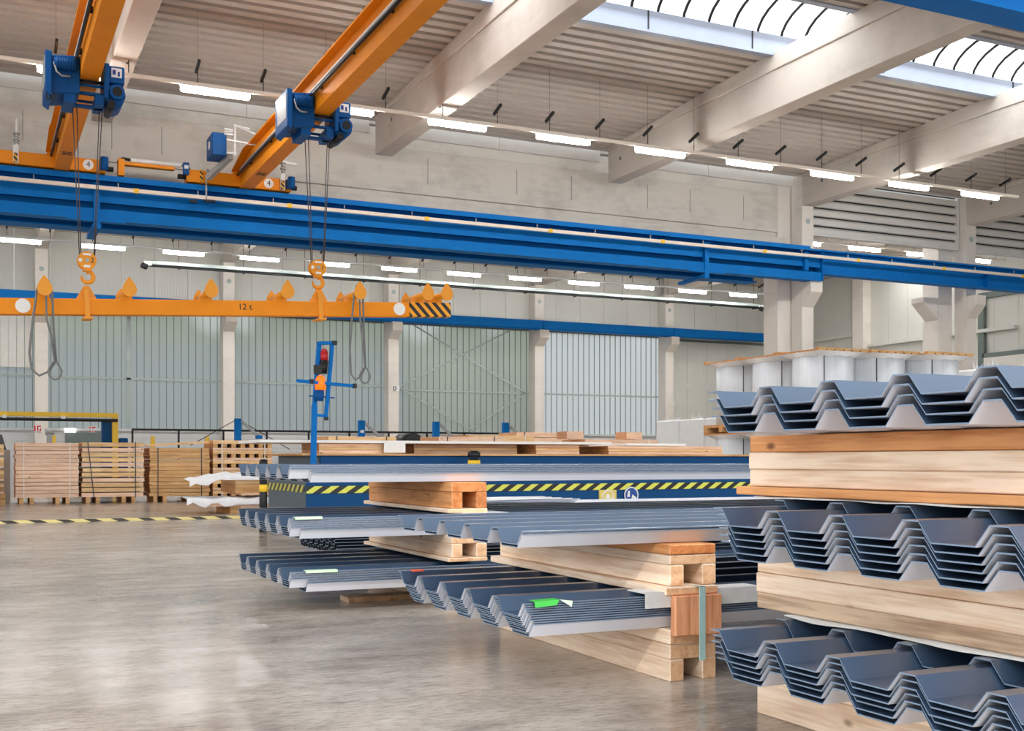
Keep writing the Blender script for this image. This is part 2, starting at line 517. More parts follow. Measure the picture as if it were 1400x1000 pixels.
# ---- columns
cx_back = (2., 8., 14., 20., 26.)
for X in cx_back:
    mb = MB(); mb.box(X - .2, X + .2, 39.95, 40.5, 0, 7.85)
    mb.prism([(39.95, 5.45), (39.95, 6.06), (39.5, 6.06), (39.5, 5.75)], 0, X - .2, X + .2)
    mb.build('concrete_column', M['col'], kind='structure', bevel=.012)
for X in (20.35, 26.35, 32.35):
    mb = MB(); mb.box(X - .2, X + .2, 24.5, 24.95, 0, 8.69)
    mb.prism([(24.5, 5.12), (24.5, 5.78), (24.14, 5.78), (24.14, 5.5)], 0, X - .2, X + .2)
    mb.build('concrete_column', M['col'], kind='structure', bevel=.012)
# the wider pillar behind, carrying the long concrete girder and the rear nave's rail
mb = MB(); mb.box(19.72, 20.15, 24.98, 25.6, 0, 8.5); mb.box(20.15, 20.55, 24.98, 25.6, 0, 8.5)
mb.build('concrete_column', M['col'], kind='structure', bevel=.012)
mb = MB(); mb.box(25.55, 26.1, 24.98, 25.6, 0, 8.5)
mb.prism([(25.55, 5.1), (25.55, 5.75), (25.0, 5.75), (25.0, 5.6)], 1, 24.99, 25.5)
mb.build('concrete_column', M['col'], kind='structure', bevel=.012)

# cast-in sockets and cover plates on beams and columns
for (x, y, z) in ((20.145, 23.7, 8.35), (20.145, 23.2, 8.42), (14.145, 23.9, 8.30), (26.145, 23.6, 8.30), (8.145, 23.4, 8.35), (14.145, 15.9, 8.80)):
    MB().cyl((x - .004, y, z), (x + .01, y, z), .045, 14).build('trim_7', M['rib'], kind='structure')
for (x, y, z) in ((20.35, 24.495, 7.45), (26.35, 24.495, 7.45), (2., 39.945, 7.2), (8., 39.945, 7.2), (14., 39.945, 7.2), (20., 39.945, 7.2), (26., 39.945, 7.2)):
    MB().cyl((x, y, z), (x, y + .01, z), .08, 16).build('trim_8', M['rail_l'], kind='structure')
for n, (x, y, z) in enumerate(((14.08, 39.94, 3.55), (26.45, 40.49, 3.3))):
    t = thing('escape_sign', (x, y, z), 'tiny white sign with a dark square mark on the ' + ('second pale column' if n == 0 else 'wall beside the last column'), 'sign')
    MB().box(x - .14, x + .14, y - .01, y, z, z + .2).build('plate', M['white'], t)
    MB().box(x - .11, x + .01, y - .014, y - .01, z + .03, z + .17).build('mark', M['ink'], t)
    MB().box(x - .08, x - .02, y - .018, y - .014, z + .06, z + .14).build('mark_center', M['white'], t)

# ---- long concrete girder wall over the wide opening
mb = MB()
mb.box(-12, 19.95, 25.0, 25.3, 7.19, 8.22)
mb.box(-12, 19.95, 25.06, 25.3, 7.05, 7.19)
mb.box(-12, 20.05, 24.97, 25.3, 6.62, 7.05)
mb.build('wall_girder', M['conc_wall'], kind='structure', bevel=.01)
mb = MB(); mb.box(-12, 20.1, 25.1, 25.3, 8.22, 8.66); mb.build('wall_girder_recess', M['conc_wall'], kind='structure')
mb = MB(); xs = [-12, -3.9, 2.1, 8.12, 14.12, 20.12]
for i in range(5):
    a, b_ = xs[i] + (.48 if i else 0), xs[i + 1]
    mb.box(a, (a + b_) / 2 - .005, 24.84, 24.9, 8.43, 8.72); mb.box((a + b_) / 2 + .005, b_, 24.84, 24.9, 8.43, 8.72)
mb.build('trim_3', M['siding'], kind='structure')
# joints and rust streak plates in the girder are part of the cast concrete: shallow grooves
mb = MB()
for x in (2.6, 3.6, 6.0, 9.6, 11.9, 15.6, 16.9, .9, 13.4, 18.6): mb.box(x - .006, x + .006, 24.995, 25.0, 7.45, 8.05)
mb.build('trim_4', M['rib'], kind='structure')

# ---- horizontal siding over the right-hand openings
for n, (a, b_) in enumerate(((20.62, 26.12), (26.6, 32.1))):
    mb = MB()
    z = 7.2
    for k in range(6):
        mb.prism([(24.8, z), (24.78, z + .03), (24.78, z + .155), (24.86, z + .2), (24.88, z + .245), (24.9, z + .245), (24.9, z)], 0, a + .04, b_ - .04, 0)
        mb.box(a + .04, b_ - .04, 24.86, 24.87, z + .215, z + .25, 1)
        z += .25
    mb.box(a, a + .05, 24.74, 24.92, 7.15, 8.66); mb.box(b_ - .05, b_, 24.74, 24.92, 7.15, 8.66)
    mb.box(a, b_, 24.76, 24.9, 7.15, 7.2)
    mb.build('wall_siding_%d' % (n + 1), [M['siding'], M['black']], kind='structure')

# ---- back wall
mb = MB(); x = -12.0
while x < 32.2:
    mb.box(x + .006, min(x + 1.094, 32.3), 40.5, 40.6, 6.15, 8.6); x += 1.1
x = 26.2
while x < 32.2:
    mb.box(x + .006, min(x + 1.02, 32.3), 40.5, 40.6, 0, 6.15); x += 1.026
mb.box(26.2, 32.3, 40.48, 40.5, 4.0, 4.25)
mb.build('wall_back', M['panel'], kind='structure')
mb = MB(); mb.box(-12, 26.2, 40.5, 40.6, 0, 2.0); mb.box(-12, 26.2, 40.42, 40.6, 1.98, 2.06)
for k in range(5): mb.box(-12, 26.2, 40.485, 40.5, .35 + .32 * k, .37 + .32 * k)
mb.build('wall_back_dado', M['dado'], kind='structure')
mb = MB(); mb.box(-12, 26.2, 40.5, 40.6, 6.1, 6.18); mb.box(26.2, 32.3, 40.47, 40.5, 6.0, 6.1); mb.build('trim_5', M['rib'], kind='structure')

# translucent bays: one window per bay
bays = [(-4., 1.8), (2.2, 7.8), (8.2, 13.8), (14.2, 19.8), (20.2, 25.8)]
for n, (a, b_) in enumerate(bays):
    pm = M['poly_b'] if n == 4 else M['poly']
    mb = MB(); mb.v += [(a - .2, 40.55, 2.05), (b_ + .2, 40.55, 2.05), (b_ + .2, 40.55, 6.12), (a - .2, 40.55, 6.12)]; mb.face((0, 1, 2, 3))
    w = mb.build('window_%d' % (n + 1), pm, kind='structure')
    mb = MB(); x = a + .12
    while x < b_: mb.box(x - .008, x + .008, 40.515, 40.548, 2.05, 6.12); x += .245
    if n < 3:
        pass
    mb.build('window_frame', M['rib'], w)
    mb = MB()
    if n < 3: mb.box(a, b_, 40.48, 40.51, 3.72, 3.79)
    if n == 1: mb.box(4.68, 4.82, 40.48, 40.51, 2.05, 6.12)
    if n >= 3: mb.box(a, b_, 40.48, 40.51, 3.6, 3.66)
    mb.build('window_rail', M['rail_l'], w)
# what stands outside the translucent wall
MB().box(-30, 60, 40.7, 120, -.2, -.02).build('ground_outside', paint('asphalt', lin(150, 148, 140), .9), kind='structure')
MB().box(-4, 26, 76, 90, 0, 7.6).box(-4.2, 26.2, 75.8, 90.2, 7.6, 8.1).build('exterior_hall', paint('outside_hall', lin(150, 162, 172), .6), kind='structure')
tm = MB(); rt = random.Random(3)
for k in range(46):
    cx_, cy_, cz_, r_ = -30 + 2.2 * k, 96 + rt.uniform(-3, 3), rt.uniform(3, 6), rt.uniform(2.5, 4.5)
    tm.tube([(cx_, cy_, cz_ - r_), (cx_, cy_, cz_ - .5 * r_), (cx_, cy_, cz_ + .6 * r_), (cx_, cy_, cz_ + 1.7 * r_), (cx_, cy_, cz_ + 2.2 * r_)], [r_ * .4, r_ * .95, r_, r_ * .7, r_ * .15], 9)
tm.build('treeline_outside', paint('outside_leaves', lin(158, 164, 128), .9), kind='stuff')
# white profiled shutter panel in the first bay
mb = MB(); x = -4.0
while x < 1.7: mb.box(x, x + .225, 40.36, 40.44, 4.02, 6.1); x += .24
mb.build('wall_back_shutter', M['siding'], kind='structure')
# diagonal wind bracing in the fourth bay
for (p, q) in (((14.3, 40.42, 3.7), (19.0, 40.42, 6.1)), ((14.9, 40.40, 6.1), (19.7, 40.40, 3.6)), ((16.9, 40.42, 2.0), (19.6, 40.42, 3.6)), ((17.6, 40.40, 2.0), (14.4, 40.40, 3.7))):
    MB().bar(p, q, .012, .05).build('trim_6', M['rail_l'], kind='structure')

# ---- end wall
mb = MB(); y = 24.9
while y < 40.5:
    mb.box(32.3, 32.4, y + .005, min(y + 1.02, 40.6), 0, 8.7); y += 1.026
mb.box(32.1, 32.3, 35.7, 40.5, 6.0, 6.12); mb.box(32.1, 32.3, 28.0, 35.4, 5.5, 5.62)
mb.build('wall_end', M['panel_y'], kind='structure')
mb = MB(); y = 2.0
while y < 24.2:
    mb.box(34.3, 34.4, y + .005, min(y + 1.02, 24.5), 0, 9.0); y += 1.026
mb.build('wall_end_middle_nave', M['panel_y'], kind='structure')
mb = MB(); mb.box(31.9, 32.3, 35.1, 35.7, 0, 8.6); mb.build('concrete_column', M['col'], kind='structure')
mb = MB(); mb.box(32.15, 32.3, 29.35, 29.6, 0, 6.9); mb.box(32.15, 32.3, 24.9, 29.4, 6.7, 6.9); mb.box(32.15, 32.3, 24.9, 29.4, 4.62, 4.76)
mb.build('door_frame_end', M['rib'], kind='structure')
mb = MB(); mb.box(32.1, 32.2, 25, 29.3, 0, 4.6); mb.build('door_1', M['siding'], kind='structure')
# door in the dado between first and second column
mb = MB(); mb.box(2.75, 4.35, 40.43, 40.5, 0, 1.93); d = mb.build('door_2', M['rib'], kind='structure')

# ================================================================== LIGHT ROWS
def light_row(xs, y, z, rail_label, tube_label, hang):
    rail = thing('light_trunking', (xs[0], y, z), rail_label, 'light rail')
    MB().box(xs[0] - .6, xs[-1] + 1.9, y - .03, y + .03, z + .061, z + .12).build('rail', M['steel'] if y > 30 else M['busbar'], rail)
    x = xs[0] + .3; first = None
    while x < xs[-1] + 1.8:
        if first is None:
            hk = MB(); hk.bar((x, y - .17, z + .46), (x, y + .17, z + .36), .045, .05); hk.cyl((x, y, z + .09), (x, y, z + .4), .008, 5); hk.cyl((x, y, z + .4), (x, y, hang), .0025, 4)
            first = hk.build('hanger', M['black'], rail); x_first = x
        else:
            h = first.copy(); COL.objects.link(h); h.location.x = x - x_first
        x += 1.155
    for k, x in enumerate(xs):
        n = len(xs) - 1 - k
        t = thing('tube_light', (x, y, z), tube_label % NTH[n], 'light', 'tube lights of the ' + rail_label.split(' rail ')[0] + ' rail')
        MB().box(x, x + 1.22, y - .05, y + .05, z + .04, z + .06).build('housing', M['white'], t)
        MB().box(x + .01, x + 1.21, y - .05, y + .05, z - .06, z + .04).build('tube', M['lampw'], t, bevel=.02)


NTH = ['end', 'second', 'third', 'fourth', 'fifth', 'sixth', 'seventh', 'eighth', 'ninth', 'tenth', 'eleventh', 'twelfth']
light_row([.95 + 2.31 * k for k in range(0, 10)], 20.5, 7.5, 'long upper light rail under the concrete roof beams', 'lit tube light under the concrete beams, %s one counted from the white siding', 8.85)
light_row([.57 + 2.31 * k for k in range(0, 12)], 35.75, 7.31, 'long lower light rail above the translucent wall panels', 'lit tube light above the translucent panels, %s one counted from the concrete pillar', 8.56)
light_row([21.6 + 2.31 * k for k in range(0, 4)], 26.9, 7.43, 'short light rail seen through the gap under the white siding', 'lit tube light in the gap under the white siding, %s one from the outer pillar', 8.7)

# cable tray in front of the rear columns
t = thing('cable_tray', (4.9, 36.6, 6.95), 'long grey cable tray with a dark pipe running below the lower row of lights', 'cable tray')
MB().box(4.95, 28, 36.6, 36.85, 7.02, 7.05).box(4.95, 28, 36.6, 36.62, 7.02, 7.15).build('tray', M['rail_l'], t)
MB().cyl((4.9, 36.55, 6.98), (28, 36.55, 6.98), .03, 8).build('pipe', M['black'], t)
x = 5.8
while x < 28:
    mb = MB(); mb.box(x, x + .03, 36.58, 36.8, 6.95, 7.02); mb.cyl((x, 36.7, 7.05), (x, 36.7, 8.58), .008, 5); mb.build('bracket', M['black'], t); x += 2.0
for x, lab in ((4.74, 'small white and black wall camera at the end of the cable tray'), (28.0, 'small white lamp head at the far end of the cable tray by the pillar')):
    t = thing('camera_head', (x, 36.5, 7.0), lab, 'camera')
    MB().box(x, x + .22, 36.5, 36.62, 6.98, 7.12).build('body', M['white'], t)
    MB().cyl((x - .06, 36.52, 6.98), (x + .06, 36.44, 6.92), .09, 12).build('lens', M['black'], t)

# ================================================================== CRANE RUNWAYS
t = thing('crane_runway', (5, 24.2, 5.55), 'deep blue twin girder crane runway along the concrete girder wall', 'crane runway')
mb = MB()   # front girder: lipped top flange, recess, web plate, slot, bottom channel
mb.box(-12, 20.0, 23.98, 24.02, 6.55, 6.66)
mb.box(-12, 20.0, 24.0, 24.48, 6.62, 6.66)
mb.box(-12, 20.44, 24.40, 24.43, 5.8, 6.62)
mb.box(-12, 20.44, 24.12, 24.15, 6.14, 6.40); mb.box(-12, 20.44, 24.15, 24.40, 6.385, 6.40); mb.box(-12, 20.44, 24.35, 24.40, 5.785, 5.81);
mb.box(20.0, 20.44, 24.02, 24.45, 6.56, 6.6)
mb.box(-12, 20.44, 24.06, 24.09, 5.81, 6.00); mb.box(-12, 20.46, 24.06, 24.35, 5.78, 5.81)
mb.box(-12, 19.0, 24.43, 25.12, 6.46, 6.5)
mb.build('front_girder', M['blue'], t)
mb = MB(); mb.box(-12, 19.0, 25.12, 25.15, 5.8, 6.5); mb.box(-12, 19.0, 24.94, 25.4, 5.77, 5.8); mb.box(-12, 19.0, 24.9, 25.4, 6.5, 6.53)
mb.build('rear_girder', M['blue'], t)
for x in (2.22, 16.75):
    mb = MB(); mb.box(x - .06, x + .06, 24.02, 24.06, 5.6, 6.5); mb.box(x - .06, x + .06, 24.09, 24.12, 5.82, 6.5); mb.bar((x, 24.03, 5.66), (x - .02, 25.2, 5.62), .16, .07)
    mb.bar((x - .55, 24.04, 5.77), (x + .55, 24.04, 5.77), .02, .05)
    mb.build('stiffener_bracket', M['blue'], t)
mb = MB(); mb.box(19.86, 19.98, 24.02, 24.12, 6.02, 6.5); mb.build('stiffener_bracket', M['blue'], t)
MB().box(20.44, 20.47, 24.02, 24.46, 5.78, 6.62).build('end_plate', M['blue'], t)
for xa, xb in ((20.5, 26.55), (26.6, 34)):
    tt = thing('crane_runway', (xa, 24.2, 6.0), 'shallower blue runway girder ' + ('between the two corbelled pillars' if xa < 21 else 'beyond the second corbelled pillar'), 'crane runway')
    mb = MB(); mb.box(xa, xb, 24.03, 24.4, 6.57, 6.61); mb.box(xa, xb, 24.2, 24.23, 6.0, 6.57); mb.box(xa, xb, 24.05, 24.38, 5.97, 6.0)
    mb.build('girder', M['blue'], tt)
    MB().box(xb - .05, xb - .02, 24.03, 24.4, 6.0, 6.57).build('end_plate', M['blue'], tt)
MB().box(-12, 20.0, 24.14, 24.2, 6.661, 6.695).box(20.0, 34, 24.14, 24.2, 6.611, 6.65).build('crane_rail', M['steel'])
tag(bpy.data.objects['crane_rail'], 'steel crane rail on top of the blue runway girder under the orange end trucks', 'rail')
t = thing('bus_bar', (5, 23.9, 6.3), 'long cream power bus bar clipped along the blue runway girder', 'bus bar')
MB().box(-12, 34, 23.88, 23.94, 6.35, 6.425).build('bar', M['busbar'], t)
mb = MB(); mc = MB(); x = -9.8; k = 0
while x < 33:
    MB().box(x, x + .02, 23.9, 24.13, 6.425, 6.44).box(x, x + .015, 23.9, 23.93, 6.44, 6.52).build('clip', M['steel'], t)
    if k % 2 == 0: MB().box(x + .3, x + .4, 23.87, 23.95, 6.345, 6.432).build('joint_cover', M['syellow'], t)
    x += 1.55; k += 1

t = thing('crane_runway', (10, 39.4, 6.06), 'slim blue crane runway on the corbels of the rear wall columns', 'crane runway')
mb = MB(); mb.box(-10, 30.6, 39.55, 39.85, 6.38, 6.41); mb.box(-10, 30.6, 39.66, 39.68, 6.09, 6.38); mb.box(-10, 30.6, 39.55, 39.85, 6.06, 6.09); mb.box(-10, 30.6, 39.5, 39.53, 6.09, 6.41)
mb.build('girder', M['blue'], t)
mb = MB()
for X in cx_back: mb.box(X - .09, X - .06, 39.46, 39.8, 6.09, 6.4)
mb.build('stiffener_rib', M['blue'], t)
t = thing('crane_runway', (10, 8.7, 5.55), 'blue crane runway girder high overhead crossing the top corner above the concrete beam', 'crane runway')
mb = MB(); mb.box(-2, 30, 8.30, 8.68, 5.55, 5.59); mb.box(-2, 30, 8.46, 8.5, 5.59, 6.6); mb.box(-2, 30, 8.3, 8.7, 6.6, 6.64); mb.build('girder', M['blue'], t)

# ================================================================== BRIDGE CRANES
def bridge_crane(xa, xb, label, number, truck, gx):
    t = thing('bridge_crane', (xa, 24.0, 6.67), label, 'bridge crane', None)
    zt = 7.22
    mb = MB(); mb.prism([(24.05, 6.68), (24.05, 7.0), (22.9, zt), (8.5, zt), (8.5, 6.67), (23.6, 6.67)], 0, xa, xb)
    mb.build('girder', M['orange'], t)
    mb = MB(); mb.box(xa - .13, xb + .06, 8.5, 22.9, zt, zt + .03); mb.bar((xa + .0, 22.9, zt + .015), (xa, 24.07, 7.03), .3, .03); mb.box(xa - .13, xb + .03, 24.02, 24.06, 6.7, 7.02)
    mb.build('top_flange', M['orange'], t)
    mb = MB(); mb.cyl((xa - .06, 8.6, 6.92), (xa - .06, 23.9, 6.92), .028, 8); mb.build('cable_track', M['black'], t)
    mb = MB(); mb.cyl((xa - .06, 8.6, 6.98), (xa - .06, 23.6, 6.98), .022, 8); mb.build('cable_pipe', M['white'], t)
    y = 9.2
    while y < 23: MB().box(xa - .06, xa, y, y + .03, 6.9, 6.99).build('track_bracket', M['black'], t); y += 1.7
    a, b_ = truck
    mb = MB(); mb.box(a, b_, 23.95, 24.3, 6.70, 6.95); tr = mb.build('end_truck', M['orange'], t, bevel=.01)
    mb = MB()
    for x in (a + .25, b_ - .25): mb.cyl((x, 24.12, 6.755), (x, 24.24, 6.755), .06, 14)
    mb.build('wheel_rib', M['black'], t)
    for x0, x1 in ((b_, b_ + .16), (a - .16, a)): MB().cyl((x0, 24.12, 6.82), (x1, 24.12, 6.82), .05, 12).build('buffer', M['black'], t)
    mm = MB(); mm.box(b_ - .12, b_ + .02, 23.7, 23.95, 6.74, 6.92); mm.cyl((b_ - .05, 23.72, 6.72), (b_ - .05, 23.72, 6.95), .075, 14); mm.build('drive_motor', M['hoist'], t)
    nx = gx
    p = MB(); disc_y(p, nx, 6.825, 23.935, 23.95, .1); p.build('number_plate', M['white'], t)
    text_mesh(number, .16, M['ink'], 'number', t, (nx, 23.933, 6.825))
    # knot-like logo mark under the girder end
    mk = MB(); yc = 22.6; xm = (xa + xb) / 2
    for dx, dy in ((-.05, -.07), (.05, -.07), (-.05, .07), (.05, .07), (0, 0)):
        pts = [(xm + dx + .035 * math.cos(u * math.pi / 6), yc + dy + .045 * math.sin(u * math.pi / 6), 6.668) for u in range(13)]
        mk.tube(pts, .007, 5, caps=False)
    mk.build('girder_logo', M['ink'], t)
    return t


c1 = bridge_crane(1.43, 1.70, 'orange bridge crane with the number 4 on its end truck', '4', (-3.2, 2.38), 2.05)
c2 = bridge_crane(5.02, 5.30, 'orange bridge crane carrying the blue control box on a white frame', '4', (3.95, 6.1), 5.62)
# parts of the second crane: control box on white frame, collector arm, radio mast
t = c2
MB().box(4.22, 4.50, 22.7, 23.3, 6.98, 7.42).build('control_box', M['hoist'], t, bevel=.015)
mb = MB(); mb.cyl((4.21, 23.0, 7.22), (4.22, 23.0, 7.22), .08, 16); mb.build('box_badge', M['white'], t)
mb = MB()
for k in range(3): mb.cyl((4.45, 22.68, 7.46 + .05 * k - .06), (4.62, 22.68, 7.46 + .05 * k - .06), .022, 8)
mb.build('cable_gland_rib', M['white'], t)
mb = MB(); mb.bar((4.66, 22.7, 7.0), (4.66, 22.7, 7.62), .035, .035); mb.bar((4.66, 22.7, 7.6), (5.0, 22.0, 7.25), .03, .03); mb.bar((4.5, 22.7, 7.3), (5.04, 22.5, 7.2), .03, .03); mb.bar((4.66, 22.7, 7.6), (4.95, 22.7, 7.56), .03, .03)
mb.bar((4.5, 22.75, 7.05), (4.7, 22.7, 7.05), .03, .03)
mb.build('box_frame', M['white'], t)
mb = MB(); mb.bar((4.6, 22.8, 7.0), (4.3, 23.6, 6.72), .1, .1); mb.bar((4.35, 23.6, 6.72), (4.35, 23.9, 6.95), .06, .06); mb.bar((4.32, 23.88, 6.75), (4.32, 23.88, 6.3), .03, .03)
mb.build('collector_arm', M['steel'], t)
MB().box(4.2, 4.26, 23.9, 23.93, 6.72, 6.95).build('striped_plate', M['haz_s'], t)
mb = MB(); mb.box(4.0, 4.12, 23.84, 23.92, 6.25, 6.31); mb.box(4.28, 4.5, 23.84, 23.93, 6.3, 6.335); mb.build('collector_shoe', M['black'], t)
mb = MB(); mb.box(3.86, 3.98, 23.86, 23.95, 6.82, 7.06); mb.build('limit_switch', M['hoist'], t, bevel=.01)
MB().box(3.88, 3.96, 23.85, 23.86, 6.93, 7.0).build('switch_label', M['white'], t)


def mast(x, t, z1):
    mb = MB(); mb.cyl((x, 23.92, 6.7), (x, 23.92, z1), .022, 8); mb.box(x - .06, x + .04, 23.9, 23.94, 6.72, 7.05); mb.build('radio_mast', M['white'], t)
    mb = MB()
    for k in range(4): mb.cyl((x, 23.92, 7.08 + .06 * k), (x, 23.92, 7.11 + .06 * k), .065 if k % 2 else .045, 10)
    mb.build('mast_insulator_rib', M['steel'], t)
    MB().box(x - .05, x + .02, 23.89, 23.905, 6.72, 6.9).build('striped_plate', M['haz_s'], t)


mast(.75, c1, 7.56); mast(5.92, c2, 7.45)
MB().bar((5.9, 23.9, 7.3), (6.2, 23.9, 7.27), .04, .05).build('mast_arm', M['white'], c2)
# buffer bar with white corrugated hose between the cranes
t = thing('spacer_bar', (2.6, 24.1, 6.8), 'yellow spacer bar with a white corrugated hose between the two crane end trucks', 'spacer bar')
MB().box(2.62, 3.72, 24.05, 24.2, 6.93, 6.99).build('bar', M['orange'], t)
MB().box(2.62, 2.74, 24.0, 24.25, 6.7, 7.03).build('end_block', M['orange'], t)
mb = MB(); pts = []; rs = []
for k in range(49): pts.append((2.86 + 1.0 * k / 48, 24.1, 7.045)); rs.append(.05 if k % 2 else .042)
mb.tube(pts, rs, 10); mb.build('corrugated_hose', M['white'], t)
mb = MB(); mb.tube([(2.86, 24.1, 7.045), (2.72, 24.1, 7.06), (2.64, 24.1, 7.0)], .03, 8); mb.tube([(3.86, 24.1, 7.045), (3.98, 24.05, 7.02), (4.05, 24.0, 6.9)], .02, 8); mb.build('cable_end', M['black'], t)


def hoist(xc, y, zb, zhook, hookx, number, label):
    t = thing('rope_hoist', (xc, y, 6.3), label, 'hoist')
    # gear and control box on the girder's one side
    mb = MB(); mb.prism([(xc - .55, 6.36), (xc - .55, 6.93), (xc - .14, 6.97), (xc - .14, 6.42)], 1, y - .32, y + .35); mb.build('control_box', M['hoist'], t, bevel=.015)
    mb = MB(); mb.prism([(xc - .62, 6.36), (xc - .53, 6.30), (xc - .53, 6.95), (xc - .62, 6.97)], 1, y - .42, y + .38); bx = mb.build('box_cover', M['hoist'], t, bevel=.012)
    MB().box(xc - .626, xc - .62, y - .36, y + .2, 6.5, 6.9).build('cover_label', M['steel'], bx)
    mb = MB(); mb.cyl((xc - .5, y - .37, 6.8), (xc - .2, y - .37, 6.8), .085, 14)
    for k in range(7): mb.cyl((xc - .46 + .035 * k, y - .37, 6.8), (xc - .45 + .035 * k, y - .37, 6.8), .098, 14)
    mb.build('motor', M['hoist'], t)
    mb = MB(); mb.tube([(xc - .47, y - .36, 6.86), (xc - .5, y - .42, 6.78), (xc - .47, y - .43, 6.66), (xc - .4, y - .42, 6.61), (xc - .28, y - .36, 6.63)], .014, 8); mb.build('cable', M['steel'], t)
    mb = MB()
    for dx in (-.57, -.52):
        mb.tube([(xc + dx + .035 * math.cos(a / 8 * 6.283), y - .4, 6.3 + .05 * math.sin(a / 8 * 6.283)) for a in range(9)], .009, 6, caps=False)
    mb.build('cable_loop', M['rubber'], t)
    MB().box(xc - .36, xc - .2, y - .3, y + .3, 6.28, 6.42).build('rope_guide', M['hoist'], t)
    # plates, drum and motor on the other side
    mb = MB(); mb.box(xc + .2, xc + .27, y - .32, y + .32, 6.4, 6.92); mb.build('side_plate', M['hoist'], t, bevel=.01)
    mb = MB(); mb.box(xc + .27, xc + .50, y - .22, y + .1, 6.66, 6.92); bb = mb.build('switch_box', M['hoist'], t, bevel=.015)
    MB().box(xc + .31, xc + .46, y - .226, y - .22, 6.75, 6.89).build('box_label', M['white'], bb)
    MB().box(xc + .325, xc + .37, y - .23, y - .226, 6.79, 6.86).box(xc + .4, xc + .43, y - .23, y - .226, 6.77, 6.84).build('label_mark', M['signb'], bb)
    mb = MB(); mb.cyl((xc + .36, y - .25, 6.48), (xc + .36, y + .4, 6.48), .15, 20); mb.build('rope_drum', M['hoist'], t)
    mb = MB(); mb.cyl((xc + .38, y - .36, 6.5), (xc + .38, y - .25, 6.5), .105, 18); mb.build('drum_motor', M['hoist'], t)
    MB().cyl((xc + .38, y - .37, 6.5), (xc + .38, y - .36, 6.5), .07, 16).build('motor_grille', M['black'], t)
    mb = MB(); mb.cyl((xc + .3, y - .32, 6.32), (xc + .3, y + .3, 6.32), .055, 10); mb.build('lower_sheave', M['black'], t)
    mb = MB()
    for z, yy in ((6.58, -.22), (6.58, .22), (6.46, -.22), (6.46, .22)): mb.cyl((xc - .16, y + yy, z), (xc + .22, y + yy, z), .022, 8)
    mb.box(xc - .34, xc + .22, y - .05, y + .05, 6.3, 6.34); mb.box(xc + .08, xc + .2, y - .25, y + .25, 6.3, 6.45)
    mb.build('cross_rod_frame', M['hoist'], t)
    MB().cyl((xc - .2, y - .2, 6.64), (xc + .2, y - .2, 6.64), .022, 8).build('trolley_axle', M['black'], t)
    # ropes and hook block
    mb = MB()
    for x0, x1 in ((xc - .22, hookx - .1), (xc - .16, hookx - .08), (xc + .16, hookx + .1), (xc + .2, hookx + .11)):
        mb.cyl((x0, y, 6.32), (x1, y, zhook), .0075, 6)
    mb.build('wire_rope', M['rope'], t)
    mb = MB(); disc_y(mb, hookx, zhook, y - .07, y - .045, .135, 28); disc_y(mb, hookx, zhook, y + .045, y + .07, .135, 28); disc_y(mb, hookx, zhook, y - .045, y + .045, .115, 28); mb.box(hookx - .05, hookx + .07, y - .06, y + .06, zhook - .16, zhook - .1)
    hb = mb.build('hook_block', M['yellow'], t)
    p = MB(); disc_y(p, hookx, zhook, y - .082, y - .07, .03, 12); p.build('block_axle', M['steel'], hb)
    p = MB()
    p.box(hookx - .06, hookx + .06, y - .073, y - .07, zhook + .075, zhook + .105); p.build('block_label', M['white'], hb)
    MB().box(hookx - .045, hookx + .045, y - .073, y - .07, zhook - .105, zhook - .07).build('block_label', M['white'], hb)
    p = MB(); disc_y(p, hookx - .095, zhook, y - .073, y - .07, .028, 10); p.build('block_label', M['white'], hb)
    if number: text_mesh(number, .11, M['ink'], 'block_number', hb, (hookx + .075, y - .0735, zhook + .0))
    else: MB().box(hookx + .065, hookx + .09, y - .073, y - .07, zhook - .04, zhook + .03).build('block_mark', M['ink'], hb)
    mb = MB(); zc = zhook - .24; pts = [(hookx + .02, y, zhook - .14), (hookx + .02, y, zhook - .18)]
    for k in range(11):
        a = R(70 - 26 * k); pts.append((hookx + .01 + .085 * math.cos(a), y, zc + .085 * math.sin(a)))
    mb.tube(pts, [.028, .03] + [.03, .031, .032, .033, .034, .034, .032, .03, .026, .02, .012], 10); mb.build('hook', M['yellow'], t)
    return t


hoist(1.565, 18.3, 0, 4.0, 1.545, '2', 'blue rope hoist with the number 2 on its yellow hook block')
hoist(5.16, 18.5, 0, 4.18, 5.15, '1', 'blue rope hoist on the crane with the white framed control box')

